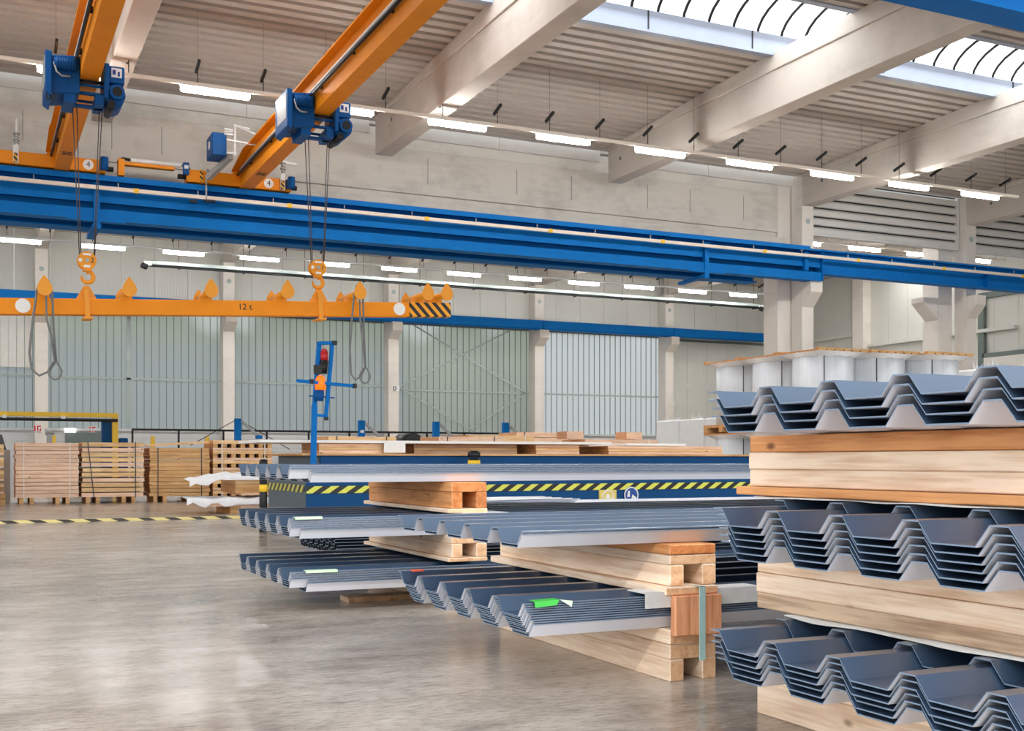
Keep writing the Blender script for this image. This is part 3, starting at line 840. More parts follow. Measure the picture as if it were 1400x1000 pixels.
# ================================================================== SPREADER BEAM
PX = (.945, 2.12, 3.32, 4.51, 5.70, 6.88, 7.22)
ts = thing('lifting_beam', (3.35, 18.4, 3.38), 'long orange lifting beam marked 12 t hanging from both hooks', 'lifting beam')
sp_z = 3.28; yb0, yb1 = 18.3, 18.5
mb = MB(); mb.box(-.85, 6.7, yb0, yb1, sp_z, sp_z + .24); mb.build('beam', M['orange'], ts, bevel=.008)
mb = MB(); mb.box(6.7, 7.46, yb0, yb1, sp_z, sp_z + .24); mb.build('striped_end', M['haz_b'], ts, bevel=.008)
for x in (.66, 6.52):
    p = MB(); disc_y(p, x, sp_z + .125, yb0 - .006, yb0, .105, 28); p.build('white_disc', M['white'], ts)
text_mesh('12 t', .14, M['ink'], 'load_mark', ts, (3.92, yb0 - .004, sp_z + .135))
for x in PX:
    pg = MB(); pg.cyl((x - .0, yb0 - .42, sp_z + .33), (x, yb1 + .42, sp_z + .33), .06, 14); pg.box(x - .09, x + .09, yb0 + .01, yb1 - .01, sp_z + .24, sp_z + .3)
    pgo = pg.build('peg', M['yellow'], ts)
    for yy, k in ((yb0 - .45, 1.0), (yb1 + .43, .85)):
        pts = []
        for a in range(20):
            u = 2 * math.pi * a / 20
            r = .105 * k; pts.append((x + r * math.cos(u) * (1 if math.sin(u) < 0 else 1 - .62 * max(0, math.sin(u)) ** 1.5), sp_z + .33 + (r * 1.05 if math.sin(u) < 0 else r * 1.75) * math.sin(u)))
        tp = MB(); tp.prism(pts, 1, yy, yy + .025); tp.build('peg_plate', M['yellow'], pgo)
for x in (1.55, 5.15):
    mb = MB(); mb.prism([(x - .15, sp_z + .24), (x + .15, sp_z + .24), (x + .05, sp_z + .44), (x - .03, sp_z + .44)], 1, yb0 + .06, yb1 - .06)
    mb.box(x - .035, x + .035, yb0 - .02, yb0, sp_z - .06, sp_z + .38); mb.box(x - .07, x + .07, yb0 - .1, yb1 + .05, sp_z - .07, sp_z - .04); mb.bar((x, yb0 - .01, sp_z + .36), (x, yb1 - .05, sp_z + .44), .05, .03)
    mb.build('hook_lug', M['yellow'], ts)
ts.rotation_euler = (0, R(-2.75), 0)


def sling(x, zt, zb, label, w):
    t = thing('lifting_sling', (x, 17.9, zb), label, 'sling', None)
    mb = MB(); y = 17.98
    mb.tube([(x - w * .5, y, zt - .1), (x - w * .25, y, zt + .05), (x, y, zt + .09), (x + w * .25, y, zt + .05), (x + w * .45, y, zt - .12), (x + w * .55, y, zt - .7), (x + w * .7, y, zb + .22)], .017, 8)
    mb.tube([(x - w * .5, y, zt - .1), (x - w * .75, y, zt - .55), (x - w * .95, y, zt - 1.0), (x - w * .8, y, zb + .12), (x - w * .35, y, zb + .03), (x + w * .25, y, zb + .1), (x + w * .62, y, zb + .24)], .017, 8)
    mb.build('strap', M['sling'], t)
    mb = MB(); mb.tube([(x + w * .05, y - .02, zt - .03), (x + w * .1, y - .02, zt - .5), (x + w * .35, y - .02, zb + .65), (x + w * .62, y - .02, zb + .25)], .015, 8); mb.build('inner_strap', M['sling'], t)
    mb = MB(); pts = [(x + w * .62 + .09 * math.sin(a * 6.283 / 12) * (.75 if a < 3 or a > 9 else 1), y - .02, zb + .11 + .13 * math.cos(a * 6.283 / 12)) for a in range(13)]
    mb.tube(pts, .015, 8, caps=False); mb.build('eye_loop', M['sling'], t)


sling(.945, 3.56, 2.2, 'grey webbing sling hung over the peg beside the hook block numbered 2', .22)
sling(5.70, 3.80, 2.28, 'grey webbing sling hung over the peg before the striped beam end', .16)

# ================================================================== PROFILED SHEETS IN THE THREE STACKS
P, FL, VW, HH = .318, .0495, .157, .060
CR = P - 2 * FL - VW


def sheet_mesh(name, L, n, th, mats, p=P, fl=FL, vw=VW, h=HH, lip=True):
    cr = p - 2 * fl - vw
    prof = [(-fl - .012, h - .002), (-fl, h)]
    for k in range(n):
        y = k * p; prof += [(y, 0), (y + vw, 0), (y + vw + fl, h)]
        if k < n - 1: prof.append((y + vw + fl + cr, h))
    prof += [(prof[-1][0] + cr * .85, h)]
    m = len(prof); mb = MB()
    for x in (0, L):
        for y, z in prof: mb.v.append((x, y, z))
        for y, z in prof: mb.v.append((x, y, z + th))
    for i in range(m - 1):
        mb.face([i, i + 1, 2 * m + i + 1, 2 * m + i], 1)
        mb.face([m + i, 3 * m + i, 3 * m + i + 1, m + i + 1], 0)
        mb.face([i, m + i, m + i + 1, i + 1], 2); mb.face([2 * m + i, 2 * m + i + 1, 3 * m + i + 1, 3 * m + i], 2)
    mb.face([0, 2 * m, 3 * m, m], 2); mb.face([m - 1, 2 * m - 1, 4 * m - 1, 3 * m - 1], 2)
    me = bpy.data.meshes.new(name)
    me.from_pydata(mb.v, [], mb.f)
    for q in mats: me.materials.append(q)
    me.polygons.foreach_set('material_index', mb.mi); me.update()
    return me


SM = sheet_mesh('profiled_sheet', 8.0, 5, .0045, [M['slate'], M['back'], M['edge']])
ORD = ['lowest', 'second', 'third', 'fourth', 'fifth', 'sixth', 'seventh', 'eighth', 'ninth', 'tenth', 'eleventh', 'twelfth']


def sheet_layer(x0, y0, z0, n, step, where, setback=(), jit=.012, yj=.003, lean=0.):
    rnd = random.Random(where)
    for k in range(n):
        o = bpy.data.objects.new('profiled_sheet', SM); COL.objects.link(o)
        dx = dict(setback).get(k, 0)
        o.location = (x0 + rnd.uniform(0, jit) + dx - lean * k, y0 + rnd.uniform(-yj, yj), z0 + k * step)
        pos = 'lowest' if k == 0 else 'topmost' if k == n - 1 else ORD[k] + ' from below'
        tag(o, 'slate blue sheet, %s in %s' % (pos, where), 'metal sheet', 'sheets in ' + where)


NA, NB, NC = 'big pale timber stack', 'stack with the strapped block', 'stack before blue machine'
sheet_layer(2.47, 1.955, .212, 7, .0212, 'bottom layer of ' + NA, ((6, .30),), lean=.006)
sheet_layer(2.49, 1.955, .64, 7, .0245, 'middle layer of ' + NA, ((6, .28),), lean=.006)
sheet_layer(2.48, 2.0, 1.10, 4, .030, 'top layer of ' + NA, lean=.008)
sheet_layer(2.16, 4.43, .238, 10, .0101, 'bottom layer of ' + NB, jit=.012, lean=.006)
sheet_layer(2.12, 4.46, .622, 2, .012, 'top layer of ' + NB)
sheet_layer(1.84, 7.25, .15, 6, .0150, 'bottom layer of ' + NC, ((0, .1), (1, .1)), jit=.008, lean=.004)
sheet_layer(1.85, 7.32, .49, 6, .0150, 'middle layer of ' + NC, ((0, .06),), jit=.008, lean=.004)
sheet_layer(1.85, 7.33, .855, 5, .0130, 'top layer of ' + NC, ((0, .14), (1, .13)), jit=.008, lean=.003)


def skid(x0, x1, y0, y1, z0, z1, label, layers=2, foot=.45, plank=0., mats=('wy', 'wy', 'wyd'), gap=.3, plank_mat='wy'):
    """timber bearer: runners along y below one or more boards"""
    t = thing('timber_skid', (x0, y0, z0), label, 'timber skid', None)
    zz = z0
    if plank:
        MB().box(x0 - .03, x1 + .0, y0 - .01, y1 + .05, zz, zz + plank - .002).build('plank', M[plank_mat], t, bevel=.004); zz += plank
    hf = (z1 - zz) * foot; w = (x1 - x0) * gap
    MB().box(x0, x0 + w, y0, y1, zz, zz + hf).build('runner', M[mats[0]], t, bevel=.004)
    MB().box(x1 - w, x1, y0, y1, zz, zz + hf).build('runner', M[mats[0]], t, bevel=.004)
    h = (z1 - zz - hf) / layers
    for k in range(layers):
        j = random.uniform(-.006, .006)
        MB().box(x0 + j, x1 + j, y0 + j, y1, zz + hf + k * h + .001, zz + hf + (k + 1) * h - .001).build('board', M[mats[1 + k % (len(mats) - 1)]], t, bevel=.004)
    return t


skid(2.81, 3.15, 1.5, 3.69, 0, .21, 'pale timber skid on the floor under the stack of big pale timbers', 1, .62)
skid(2.81, 3.15, 1.5, 3.69, .418, .637, 'weathered timber skid under the middle sheets of the big timber stack', 2, .28, 0, ('wyd', 'wy', 'wy'))
skid(2.79, 3.15, 1.5, 3.71, .864, 1.097, 'tall pale timber skid with an orange top board', 2, .33, .035, ('wy', 'wy', 'wyo'), plank_mat='wyo')
skid(2.84, 3.09, 4.36, 6.2, 0, .236, 'timber skid standing on the floor under the strapped timber block', 2, .42, 0, ('wy', 'wy', 'wy'))
skid(2.84, 3.09, 4.36, 6.2, .432, .619, 'hollow timber skid resting on the plank above the strapped block', 2, .50, 0, ('wy', 'wy', 'wyo'))
skid(2.94, 3.2, 7.2, 9.0, .31, .488, 'hollow timber skid below the middle sheets of the stack before the blue machine', 1, .62, .028)
skid(2.94, 3.2, 7.2, 9.0, .642, .852, 'hollow orange ended timber skid below the top sheets before the blue machine', 1, .62, .03, ('wyo', 'wyo'))
skid(2.94, 3.2, 7.3, 9.0, 0, .148, 'low timber skid on the floor under the stack before the blue machine', 1, .5, 0, ('wyd', 'wyd'))
tag(MB().box(2.38, 2.9, 7.75, 7.95, 0, .035).build('floor_plank', M['wyd'], bevel=.004), 'flat dark plank lying on the floor in the shade of the sheets', 'plank')
# strapped block and plank
tag(MB().box(2.83, 3.08, 4.30, 4.341, .213, .393).build('timber_block', M['wz'], bevel=.004), 'reddish timber block strapped upright against the end of the sheets', 'timber block')
tag(MB().box(2.80, 3.08, 4.33, 6.25, .394, .430).build('timber_plank', M['wy'], bevel=.004), 'long pale plank lying on the sheets above the reddish strapped block', 'plank')
mb = MB(); mb.box(2.955, 2.985, 4.293, 4.299, .10, .432); mb.box(2.955, 2.985, 4.293, 4.36, .4305, .432)
tag(mb.build('packing_strap', M['strapg']), 'pale green packing strap over the reddish timber block', 'strap')
# fleece and paper tags
def drape(name, x0, x1, y0, y1, z, mat, label, cat, amp=.008, t=.006):
    mb = MB(); n, m = 28, 3
    for j in range(m + 1):
        for i in range(n + 1):
            y = y0 + (y1 - y0) * i / n; x = x0 + (x1 - x0) * j / m
            mb.v.append((x + .02 * math.sin(i * .7 + j), y, z + amp * math.sin(i * .9 + j * .6) - (.003 * (.5 + .5 * math.sin((y - y0) * 19.8)) if j == 0 and z < .9 and t < .005 else 0)))
    k = len(mb.v)
    mb.v += [(x, y, zz + t) for x, y, zz in mb.v]
    for j in range(m):
        for i in range(n):
            a = j * (n + 1) + i; q = [a, a + 1, a + n + 2, a + n + 1]
            mb.face(q, 0, True); mb.face([k + v for v in q][::-1], 0, True)
    for i in range(n):
        mb.face([i, k + i, k + i + 1, i + 1]); a = m * (n + 1) + i; mb.face([a, a + 1, k + a + 1, k + a])
    return tag(mb.build(name, mat), label, cat)


drape('foam_sheet', 2.78, 3.2, 1.6, 3.5, .4085, M['foam'], 'pale foam sheet lying on the bottom sheets under the weathered skid', 'foam sheet', .0015, .004)
drape('foam_sheet', 2.76, 3.2, 1.6, 3.66, .857, M['foam'], 'pale foam sheet lying on the middle sheets under the tall skid', 'foam sheet', .0015, .004)
mb = MB(); mb.box(2.70, 3.35, 4.345, 4.5, .405, .41); mb.box(2.70, 3.35, 4.343, 4.347, .34, .41)
tag(mb.build('fleece_strip', M['foam']), 'white fleece strip draped over the sheet edge beside the reddish block', 'fleece')
mb = MB(); mb.v += [(2.15, 4.335, .376), (2.15, 4.345, .400), (2.27, 4.342, .404), (2.25, 4.333, .382), (2.33, 4.336, .396), (2.32, 4.326, .372), (2.15, 4.40, .4015), (2.27, 4.40, .4045)]
mb.face((0, 1, 2, 3)); mb.face((1, 6, 7, 2)); mb.face((2, 4, 5), 1)
tag(mb.build('paper_tag', [M['green'], M['pgreen']]), 'bright green folded paper tag on the sheets beside the strapped block', 'tag')
for (x, y, z, w, lab) in ((1.92, 7.17, .2905, .21, 'pale green paper tag on the bottom sheets before the blue machine'), (1.87, 7.245, .631, .18, 'pale green paper tag on the middle sheets before the blue machine')):
    tag(MB().box(x, x + w, y - .004, y + .05, z, z + .004).box(x, x + w, y - .006, y - .003, z - .012, z + .004).build('paper_tag', M['pgreen']), lab, 'tag')
tag(MB().box(2.16, 2.22, 5.84, 5.88, .396, .404).build('paper_tag', M['otag']), 'small orange tag at the far edge of the stack with the green tag', 'tag')
# white film under the skids
for (x0, x1, y, z, lab) in ((3.0, 3.35, 7.17, .6305, 'white film end below the orange ended timber skid'),):
    tag(MB().box(x0, x1, y, y + .3, z, z + .01).build('film_strip', M['foil']), lab, 'film')

# ---- dark bundles behind
SD = sheet_mesh('dark_sheet', 7.0, 7, .006, [M['darksheet'], M['darksheet'], M['edge']], .19, .035, .07, .05)
for k in range(12):
    o = bpy.data.objects.new('dark_profiled_sheet', SD); COL.objects.link(o)
    o.location = (3.05 + random.uniform(0, .03), 10.4, .12 + .03 * k)
    pos = 'lowest' if k == 0 else 'topmost' if k == 11 else ('number %d' % k)
    tag(o, 'dark profiled metal sheet in the black bundle under the stacks before the blue machine', 'metal sheet', 'dark sheets in the black bundle')
for x in (3.6, 7.2):
    tag(MB().box(x, x + .14, 10.3, 12.0, 0, .118).build('timber_bearer', M['wyd']), 'dark timber bearer under the black bundle of sheets, %s' % ('by its open end' if x < 5 else 'under its middle'), 'bearer')
tag(MB().box(4.1, 10.5, 10.4, 11.9, .512, .535).build('flat_sheet', M['back']), 'pale flat sheet lying on the black bundle in front of the machine', 'metal sheet')
drape('plastic_film', 4.3, 6.0, 11.0, 11.88, .558, M['foil'], 'crumpled clear plastic film lying on the black bundle', 'film', .02)

# ================================================================== BLUE MACHINE
t = thing('roll_forming_machine', (4.4, 16.2, 0), 'long dark blue machine with a yellow and black hazard stripe', 'machine')
mb = MB(); mb.box(4.35, 12.6, 16.2, 18.5, 0, .93); mb.build('body', M['blue_d'], t, bevel=.01)
MB().box(4.338, 4.35, 16.22, 18.5, 0, .93).build('side_panel', M['blue_g'], t)
mb = MB(); mb.box(4.35, 12.6, 16.18, 16.2, .52, .625); mb.build('hazard_stripe', M['haz_m'], t)
MB().box(4.325, 4.338, 16.25, 18.5, .53, .64).build('hazard_stripe', M['haz_my'], t)
mb = MB(); mb.box(4.6, 12.6, 16.35, 18.5, .93, 1.07); mb.build('upper_body', M['blue_d'], t)
MB().box(4.5, 4.6, 16.4, 18.5, .93, 1.07).build('upper_side', M['blue_g'], t)
mb = MB(); mb.box(4.3, 12.6, 16.28, 18.6, 1.07, 1.10); mb.build('table_board', M['wx2'], t)
yp = 16.178
p = MB(); p.box(9.18, 9.5, yp - .006, yp + .02, .32, .52); sg = p.build('warning_sign', M['signy'], t)
p = MB(); p.tube([(9.34 + .10 * math.cos(a * 6.283 / 24), yp - .008, .42 + .085 * math.sin(a * 6.283 / 24)) for a in range(25)], .012, 6, caps=False); p.prism([(9.29, .38), (9.39, .38), (9.36, .45), (9.31, .45)], 1, yp - .012, yp - .006); p.build('sign_mark', M['white'], sg)
p = MB(); p.cyl((9.78, yp - .006, .43), (9.78, yp + .02, .43), .14, 28); sg = p.build('mandatory_sign', M['signb'], t)
p = MB(); p.tube([(9.78 + .125 * math.cos(a * 6.283 / 28), yp - .008, .43 + .125 * math.sin(a * 6.283 / 28)) for a in range(29)], .012, 6, caps=False)
p.prism([(9.7, .40), (9.75, .40), (9.75, .5), (9.72, .5)], 1, yp - .012, yp - .006); p.prism([(9.78, .36), (9.88, .36), (9.86, .40), (9.80, .44)], 1, yp - .012, yp - .006); p.build('sign_mark', M['white'], sg)
p = MB()
for k in range(16): p.box(8.82 + k * .033, 8.82 + k * .033 + random.uniform(.012, .025), yp + .015, yp + .021, .69, .712)
p.build('plate_lettering', M['ink'], t)

# bollards
for (x, y, h, r, lab) in ((3.68, 16.0, 1.0, .055, 'black bollard with a yellow band beside the grey side of the blue machine'), (6.83, 15.85, 1.13, .09, 'black and yellow bollard in front of the middle of the blue machine')):
    t = thing('safety_bollard', (x, y, 0), lab, 'bollard')
    mb = MB(); mb.tube([(x, y, 0), (x, y, h - .1)], r, 18); mb.build('post', M['black'], t)
    MB().cyl((x, y, h - .09), (x, y, h), r * 1.06, 18).cyl((x, y, h), (x, y, h + .015), r * .7, 18).build('cap', M['black'], t)
    z0 = .56 if r < .07 else h - .28
    MB().cyl((x, y, z0), (x, y, z0 + (.1 if r < .07 else .15)), r * 1.05, 18).build('yellow_band', M['syellow'], t)
    mb = MB()
    for k in range(6): mb.cyl((x, y, .1 + .035 * k), (x, y, .115 + .035 * k), r * 1.12, 18)
    mb.build('base_rib', M['rubber'], t)

# signal mast
t = thing('signal_mast', (4.46, 16.24, .931), 'leaning blue signal mast with a red lamp and a lit amber lamp', 'signal mast')
x, y = 4.46, 16.24
mb = MB(); mb.bar((x, y, .931), (x + .02, y, 1.8), .06, .075); mb.bar((x + .02, y, 1.8), (x + .09, y, 2.72), .06, .06); mb.build('mast', M['blue'], t)
mb = MB(); mb.bar((x + .17, y - .06, 1.62), (x + .27, y - .06, 2.72), .05, .05); mb.bar((x + .07, y - .03, 2.70), (x + .30, y - .06, 2.71), .05, .05); mb.bar((x + .03, y, 1.66), (x + .2, y - .06, 1.64), .05, .04); mb.build('guard_bar', M['blue'], t)
mb = MB(); mb.bar((x - .27, y - .1, 2.14), (x + .58, y - .1, 2.09), .045, .045); mb.build('cross_arm', M['blue'], t)
for px, pz in ((-.06, 2.135), (.585, 2.09)): MB().box(x + px - .02, x + px + .03, y - .14, y - .06, pz - .033, pz + .033).build('arm_plug', M['black'], t)
MB().box(x + .26, x + .33, y - .1, y - .03, 2.68, 2.74).build('arm_plug', M['black'], t); MB().box(x + .15, x + .2, y - .1, y - .03, 1.58, 1.63).build('arm_plug', M['black'], t)
mb = MB(); mb.cyl((x + .15, y - .05, 2.45), (x + .15, y - .05, 2.57), .055, 14); mb.tube([(x + .15, y - .05, 2.57), (x + .15, y - .05, 2.62)], [.055, .03], 14); mb.build('red_lamp', M['red'], t)
mb = MB(); mb.cyl((x + .13, y - .05, 2.26), (x + .15, y - .05, 2.45), .06, 12); mb.box(x - .0, x + .12, y - .1, y - .02, 2.25, 2.38); mb.build('lamp_base', M['black'], t)
mb = MB(); mb.tube([(x + .09, y - .06, 2.02), (x + .09, y - .06, 2.12), (x + .09, y - .06, 2.2), (x + .09, y - .06, 2.23)], [.075, .08, .06, .03], 16); mb.build('amber_lamp', M['lit'], t)
mb = MB(); mb.cyl((x + .07, y - .06, 1.86), (x + .08, y - .06, 2.02), .065, 12); mb.bar((x - .08, y - .06, 1.93), (x + .3, y - .06, 1.91), .02, .02); mb.build('lamp_base', M['hoist'], t)

# board and timbers lying on the machine table
tag(MB().box(3.75, 9.6, 16.5, 18.0, 1.26, 1.30).build('white_board', M['white']), 'long thin white board lying on timbers on top of the blue machine', 'board')
tag(MB().box(10.0, 11.2, 16.7, 18.0, 1.25, 1.29).build('white_board', M['white']), 'short white board lying beside the long one on the blue machine', 'board')
for x0, x1, y0, y1, z1, lab in ((4.65, 5.8, 16.6, 17.6, 1.258, 'timber bundle under the free end of the long white board'), (8.3, 9.1, 16.7, 17.9, 1.258, 'timber bearer under the end of the long white board beside the cardboard scoop'), (9.6, 11.9, 16.6, 18.2, 1.245, 'wide timber pack under the short white board on the machine'), (6.3, 8.1, 17.0, 18.3, 1.258, 'timber pack under the middle of the long white board')):
    t = thing('lumber_pack', (x0, y0, 1.1), lab, 'timber pack')
    n = 3; h = (z1 - 1.102) / n
    for k in range(n): MB().box(x0, x1, y0 + .01 * k, y1, 1.102 + k * h, 1.102 + (k + 1) * h - .004).build('plank', M['wx' if k % 2 else 'wx3'], t)
tag(MB().box(5.62, 5.96, 16.47, 16.485, 1.115, 1.275).build('paper_sheet', M['white']), 'white paper sheet hanging from the edge of the long white board', 'paper')

# ================================================================== TIMBER STORE (left and rear)
def plank_pack(x0, x1, y0, y1, z1, mat, n, label, strap, gap=.012, tilt=False, sx=(.13, .86)):
    t = thing('lumber_pack', (x0, y0, 0), label, 'timber pack')
    zb = .14
    for a in (x0 + .08, x1 - .5):
        for q in (a, a + .22): MB().box(q, q + .09, y0 + .02, y1, 0, zb).build('bearer', M['wx2'], t)
    h = (z1 - zb) / n
    for k in range(n):
        j = random.uniform(-.015, .015)
        g = gap if random.random() < .8 else gap * 1.6
        MB().box(x0 + j, x1 + j, y0 + random.uniform(0, .02), y1, zb + k * h + .001, zb + (k + 1) * h - g).build('plank', M[mat if k % 3 else ('wx3' if mat == 'wx' else mat)], t)
    for f in sx:
        xs_ = x0 + (x1 - x0) * f
        MB().bar((xs_ + (.08 if tilt and f < .5 else 0), y0 - .012, .12), (xs_ - (.06 if tilt and f < .5 else 0), y0 - .012, z1), .006, .02).build('strap', M[strap], t)
    return t


def sbar(o): return o


plank_pack(.87, 2.22, 28.4, 29.6, 1.41, 'wx3', 14, 'pale pinkish timber pack with two white straps', 'strapw', .008)
plank_pack(2.30, 3.68, 28.4, 29.6, 1.44, 'wx', 11, 'timber pack of thick boards with a slanting dark strap', 'strapb', .022, True)
plank_pack(3.82, 5.22, 28.4, 29.6, 1.30, 'wx2', 13, 'golden brown timber pack with two dark straps', 'strapb', .007)
# slanting loose planks on the golden pack
for k in range(2):
    o = MB().bar((3.75, 28.6 + .25 * k, 1.345 + .02 * k), (5.22, 28.5 + .25 * k, 1.44 + .02 * k), .2, .03).build('loose_plank', M['wx'])
    tag(o, 'loose pale plank lying aslant on the golden pack, %s' % ('along its front edge' if k == 0 else 'behind the front plank'), 'plank')


def pallet(x0, x1, y0, y1, z0, label, group):
    t = thing('pallet', (x0, y0, z0), label, 'pallet', group)
    mb = MB(); mb.box(x0, x1, y0, y1, z0, z0 + .05); mb.build('bottom_deck', M['wx3'], t)
    mb = MB(); n = 7; w = (x1 - x0) / (2 * n - 1)
    for k in range(n):
        MB().box(x0 + 2 * k * w, x0 + (2 * k + 1) * w, y0, y1, z0 + .052, z0 + .15).build('stringer', M['wx2'], t)
    MB().box(x0, x1, y0, y1, z0 + .152, z0 + .235).build('top_deck', M['wx'], t)
    MB().box(x0 + .02, x1 - .02, y0 + .25, y1 - .02, z0 + .06, z0 + .145).build('shade_filler', M['rubber'], t)  # black filler standing in for the shade inside the pallet openings
    return t


for k in range(6): pallet(5.30, 6.75, 28.4, 29.6, .03 + .245 * k, 'pale pallet in the strapped column beside the golden timber pack, %s' % ('lowest one' if k == 0 else 'topmost one' if k == 5 else ORD[k] + ' from below'), 'pallets beside the golden timber pack')
for x in (5.5, 6.55): tag(MB().box(x, x + .03, 28.38, 28.39, .05, 1.49).build('packing_strap', M['strapw']), 'white strap round the pallets, %s' % ('beside the golden pack' if x < 6 else 'away from the golden pack'), 'strap')
tag(MB().box(5.3, 6.75, 28.4, 29.6, 0, .029).build('timber_board', M['wx2']), 'flat boards under the lowest pallet beside the golden pack', 'board')
for k in range(4): pallet(-.35, .62, 28.0, 29.2, .25 + .29 * k, 'pallet at the edge of the view beside the dark bin, %s' % ('lowest one' if k == 0 else 'topmost one' if k == 3 else ORD[k] + ' from below'), 'pallets beside the dark bin')
tag(MB().box(-.4, .65, 28.05, 29.3, 0, .249).build('timber_plinth', M['wx2']), 'timber base below the pallets beside the dark bin', 'timber')
t = thing('dark_bin', (.16, 27.3, 0), 'dark grey bin on pale timber feet before the pallets', 'bin')
MB().box(-.2, .52, 27.0, 27.7, .1, .78).build('body', M['darksheet'], t, bevel=.02)
for x in (-.15, .33): MB().box(x, x + .13, 27.05, 27.65, 0, .1).build('foot', M['wx'], t)

# wrapped sheets on bearers
t = thing('wrapped_pack', (4.0, 21.7, 0), 'low pack wrapped in white film lying on the floor', 'wrapped pack')
MB().box(3.95, 6.3, 21.6, 23.0, .14, .26).build('boards', M['wx3'], t)
for x in (4.35, 5.8): MB().box(x, x + .2, 21.6, 23, 0, .14).build('bearer', M['wx2'], t)
mb = MB()
for i in range(25):
    x = 3.55 + 2.7 * i / 24
    for yy, zz in ((21.55, .17 + .05 * math.sin(i * 1.7) * (i < 8)), (21.56, .29 + .02 * math.sin(i * 1.1)), (22.2, .31 + .015 * math.sin(i * 2.1)), (23.05, .29)): mb.v.append((x, yy, zz))
for i in range(24):
    for k in range(3): a = i * 4 + k; mb.face([a, a + 4, a + 5, a + 1], 0, True)
mb.build('film', M['foil'], t)
t = thing('wrapped_pack', (4.0, 21.7, .38), 'upper pack draped in white film on thick timbers', 'wrapped pack')
MB().box(4.45, 6.3, 21.6, 23.0, .56, .67).build('boards', M['wx'], t)
for x in (4.45, 5.55): MB().box(x, x + .7, 21.6, 23, .38, .56).build('bearer', M['wx2'], t)
mb = MB()
for i in range(25):
    x = 3.6 + 2.7 * i / 24
    dz = -.12 * max(0, (6 - i) / 6)
    for yy, zz in ((21.55, .63 + .04 * math.sin(i * 1.7) * (i < 6) + dz), (21.56, .73 + .02 * math.sin(i * 1.1) + dz), (22.2, .77 + dz + .02 * math.sin(i * 2.1)), (23.05, .73 + dz)): mb.v.append((x, yy, zz))
for i in range(24):
    for k in range(3): a = i * 4 + k; mb.face([a, a + 4, a + 5, a + 1], 0, True)
mb.build('film', M['foil'], t)
tag(MB().box(4.55, 5.1, 21.58, 22.9, .345, .378).build('timber_batten', M['wx3']), 'small timber batten between the two white wrapped packs', 'batten')
# floor cable cover
tag(MB().prism([(19.78, 0), (19.83, .045), (19.93, .045), (19.98, 0)], 0, -6, 9).build('cable_cover', M['haz_f']), 'yellow and black striped cable cover lying across the floor', 'cable cover')

# packs behind the machine
packs = [(448, 541, 22.5, 1.50, 'wx', 'pack with pale strap rising behind the paper sheet', 4), (600, 688, 22.0, 1.50, 'wx3', 'pack rising behind the black and yellow bollard', 4), (640, 730, 24.5, 1.60, 'wx', 'longer pack seen over the strapped one behind the bollard', 3), (706, 790, 26.0, 1.72, 'wx3', 'pack with two dark straps behind the third blue wall bracket', 4), (800, 900, 22.5, 1.48, 'wx3', 'broad pack before the bluish window bay', 3), (860, 930, 20.6, 1.34, 'wx', 'low pack beside the white wrapped blocks', 3), (540, 640, 24.0, 1.2, 'wx', 'low pack behind the dark drum', 2)]


def sx(px, y):
    a = math.atan((px - 700) / 1564.5) + R(25.214); return y * math.tan(a)


for a, b_, y, z1, mt, lab, n in packs:
    plank_pack(round(sx(a, y), 2), round(sx(b_, y), 2), y, y + 1.1, z1, mt, n * 3, 'timber ' + lab, 'strapw' if n < 4 else 'strapb', .01)
for x, y, z in ((12.05, 22.7, 1.482), (13.6, 22.7, 1.482)):
    tag(MB().box(x, x + .42, y, y + .5, z, z + .17).build('timber_block', M['wx3']), 'pale timber block standing on the broad pack, %s' % ('toward the wall bracket' if x < 13 else 'toward the white wrapped blocks'), 'timber block')
tag(MB().cyl((8.9, 24.9, 1.402), (8.9, 24.0, 1.402), .2, 24).build('dark_drum', M['black']), 'dark drum lying on the low pack near the second blue wall bracket', 'drum')

# ================================================================== REAR WALL EQUIPMENT
t = thing('railing', (3, 33, 0), 'long black railing before the translucent wall panels', 'railing')
mb = MB(); mb.box(3.95, 16.6, 33.0, 33.05, 1.82, 1.88); mb.build('top_rail', M['black'], t)
for k in range(11):
    x = 3.95 + 1.24 * k; MB().box(x, x + .05, 33, 33.05, 0, 1.82).build('post', M['black'], t)
mb = MB()
for z in (1.35, 1.6): mb.box(3.95, 16.6, 33.02, 33.03, z, z + .01)
mb.build('mesh_wire_net', M['steel'], t)
for n, (px, yy) in enumerate(((325, 32.0), (494, 32.0), (596, 32.0), (691, 32.0))):
    x = sx(px, yy)
    nm = ('beside the first pale column', 'before the second window bay', 'just past the second pale column', 'before the third pale column')[n]
    t = thing('blue_bracket_post', (x, yy, 0), 'blue post with a slanting strut ' + nm, 'bracket post')
    MB().box(x - .08, x + .08, yy - .1, yy + .1, 0, 2.16).build('post', M['blue'], t)
    MB().bar((x + .06, yy - .05, 2.12), (x + .56, yy - .05, 1.68), .07, .07).build('strut', M['steel'], t)
    MB().box(x + .5, x + .66, yy - .12, yy + .05, 1.60, 1.70).build('strut_shoe', M['blue'], t)
    if n == 0:
        MB().bar((x - .1, yy - .06, 2.1), (x - 1.3, yy - .06, 1.4), .02, .02).bar((x + .1, yy + .08, 2.1), (x + 1.5, yy + .08, 1.3), .02, .02).build('stay_cable', M['black'], t)
    if n == 1: MB().box(x - .06, x + .05, yy - .106, yy - .1, 1.8, 1.88).build('post_label', M['white'], t)
t = thing('gantry_frame', (2, 33.2, 0), 'yellow gantry with a black hose along its beam', 'gantry')
MB().box(-3, 3.62, 33.2, 33.35, 2.18, 2.30).build('beam', M['syellow'], t)
MB().cyl((-3, 33.15, 2.1), (3.6, 33.15, 2.1), .045, 10).build('hose', M['black'], t)
mb = MB()
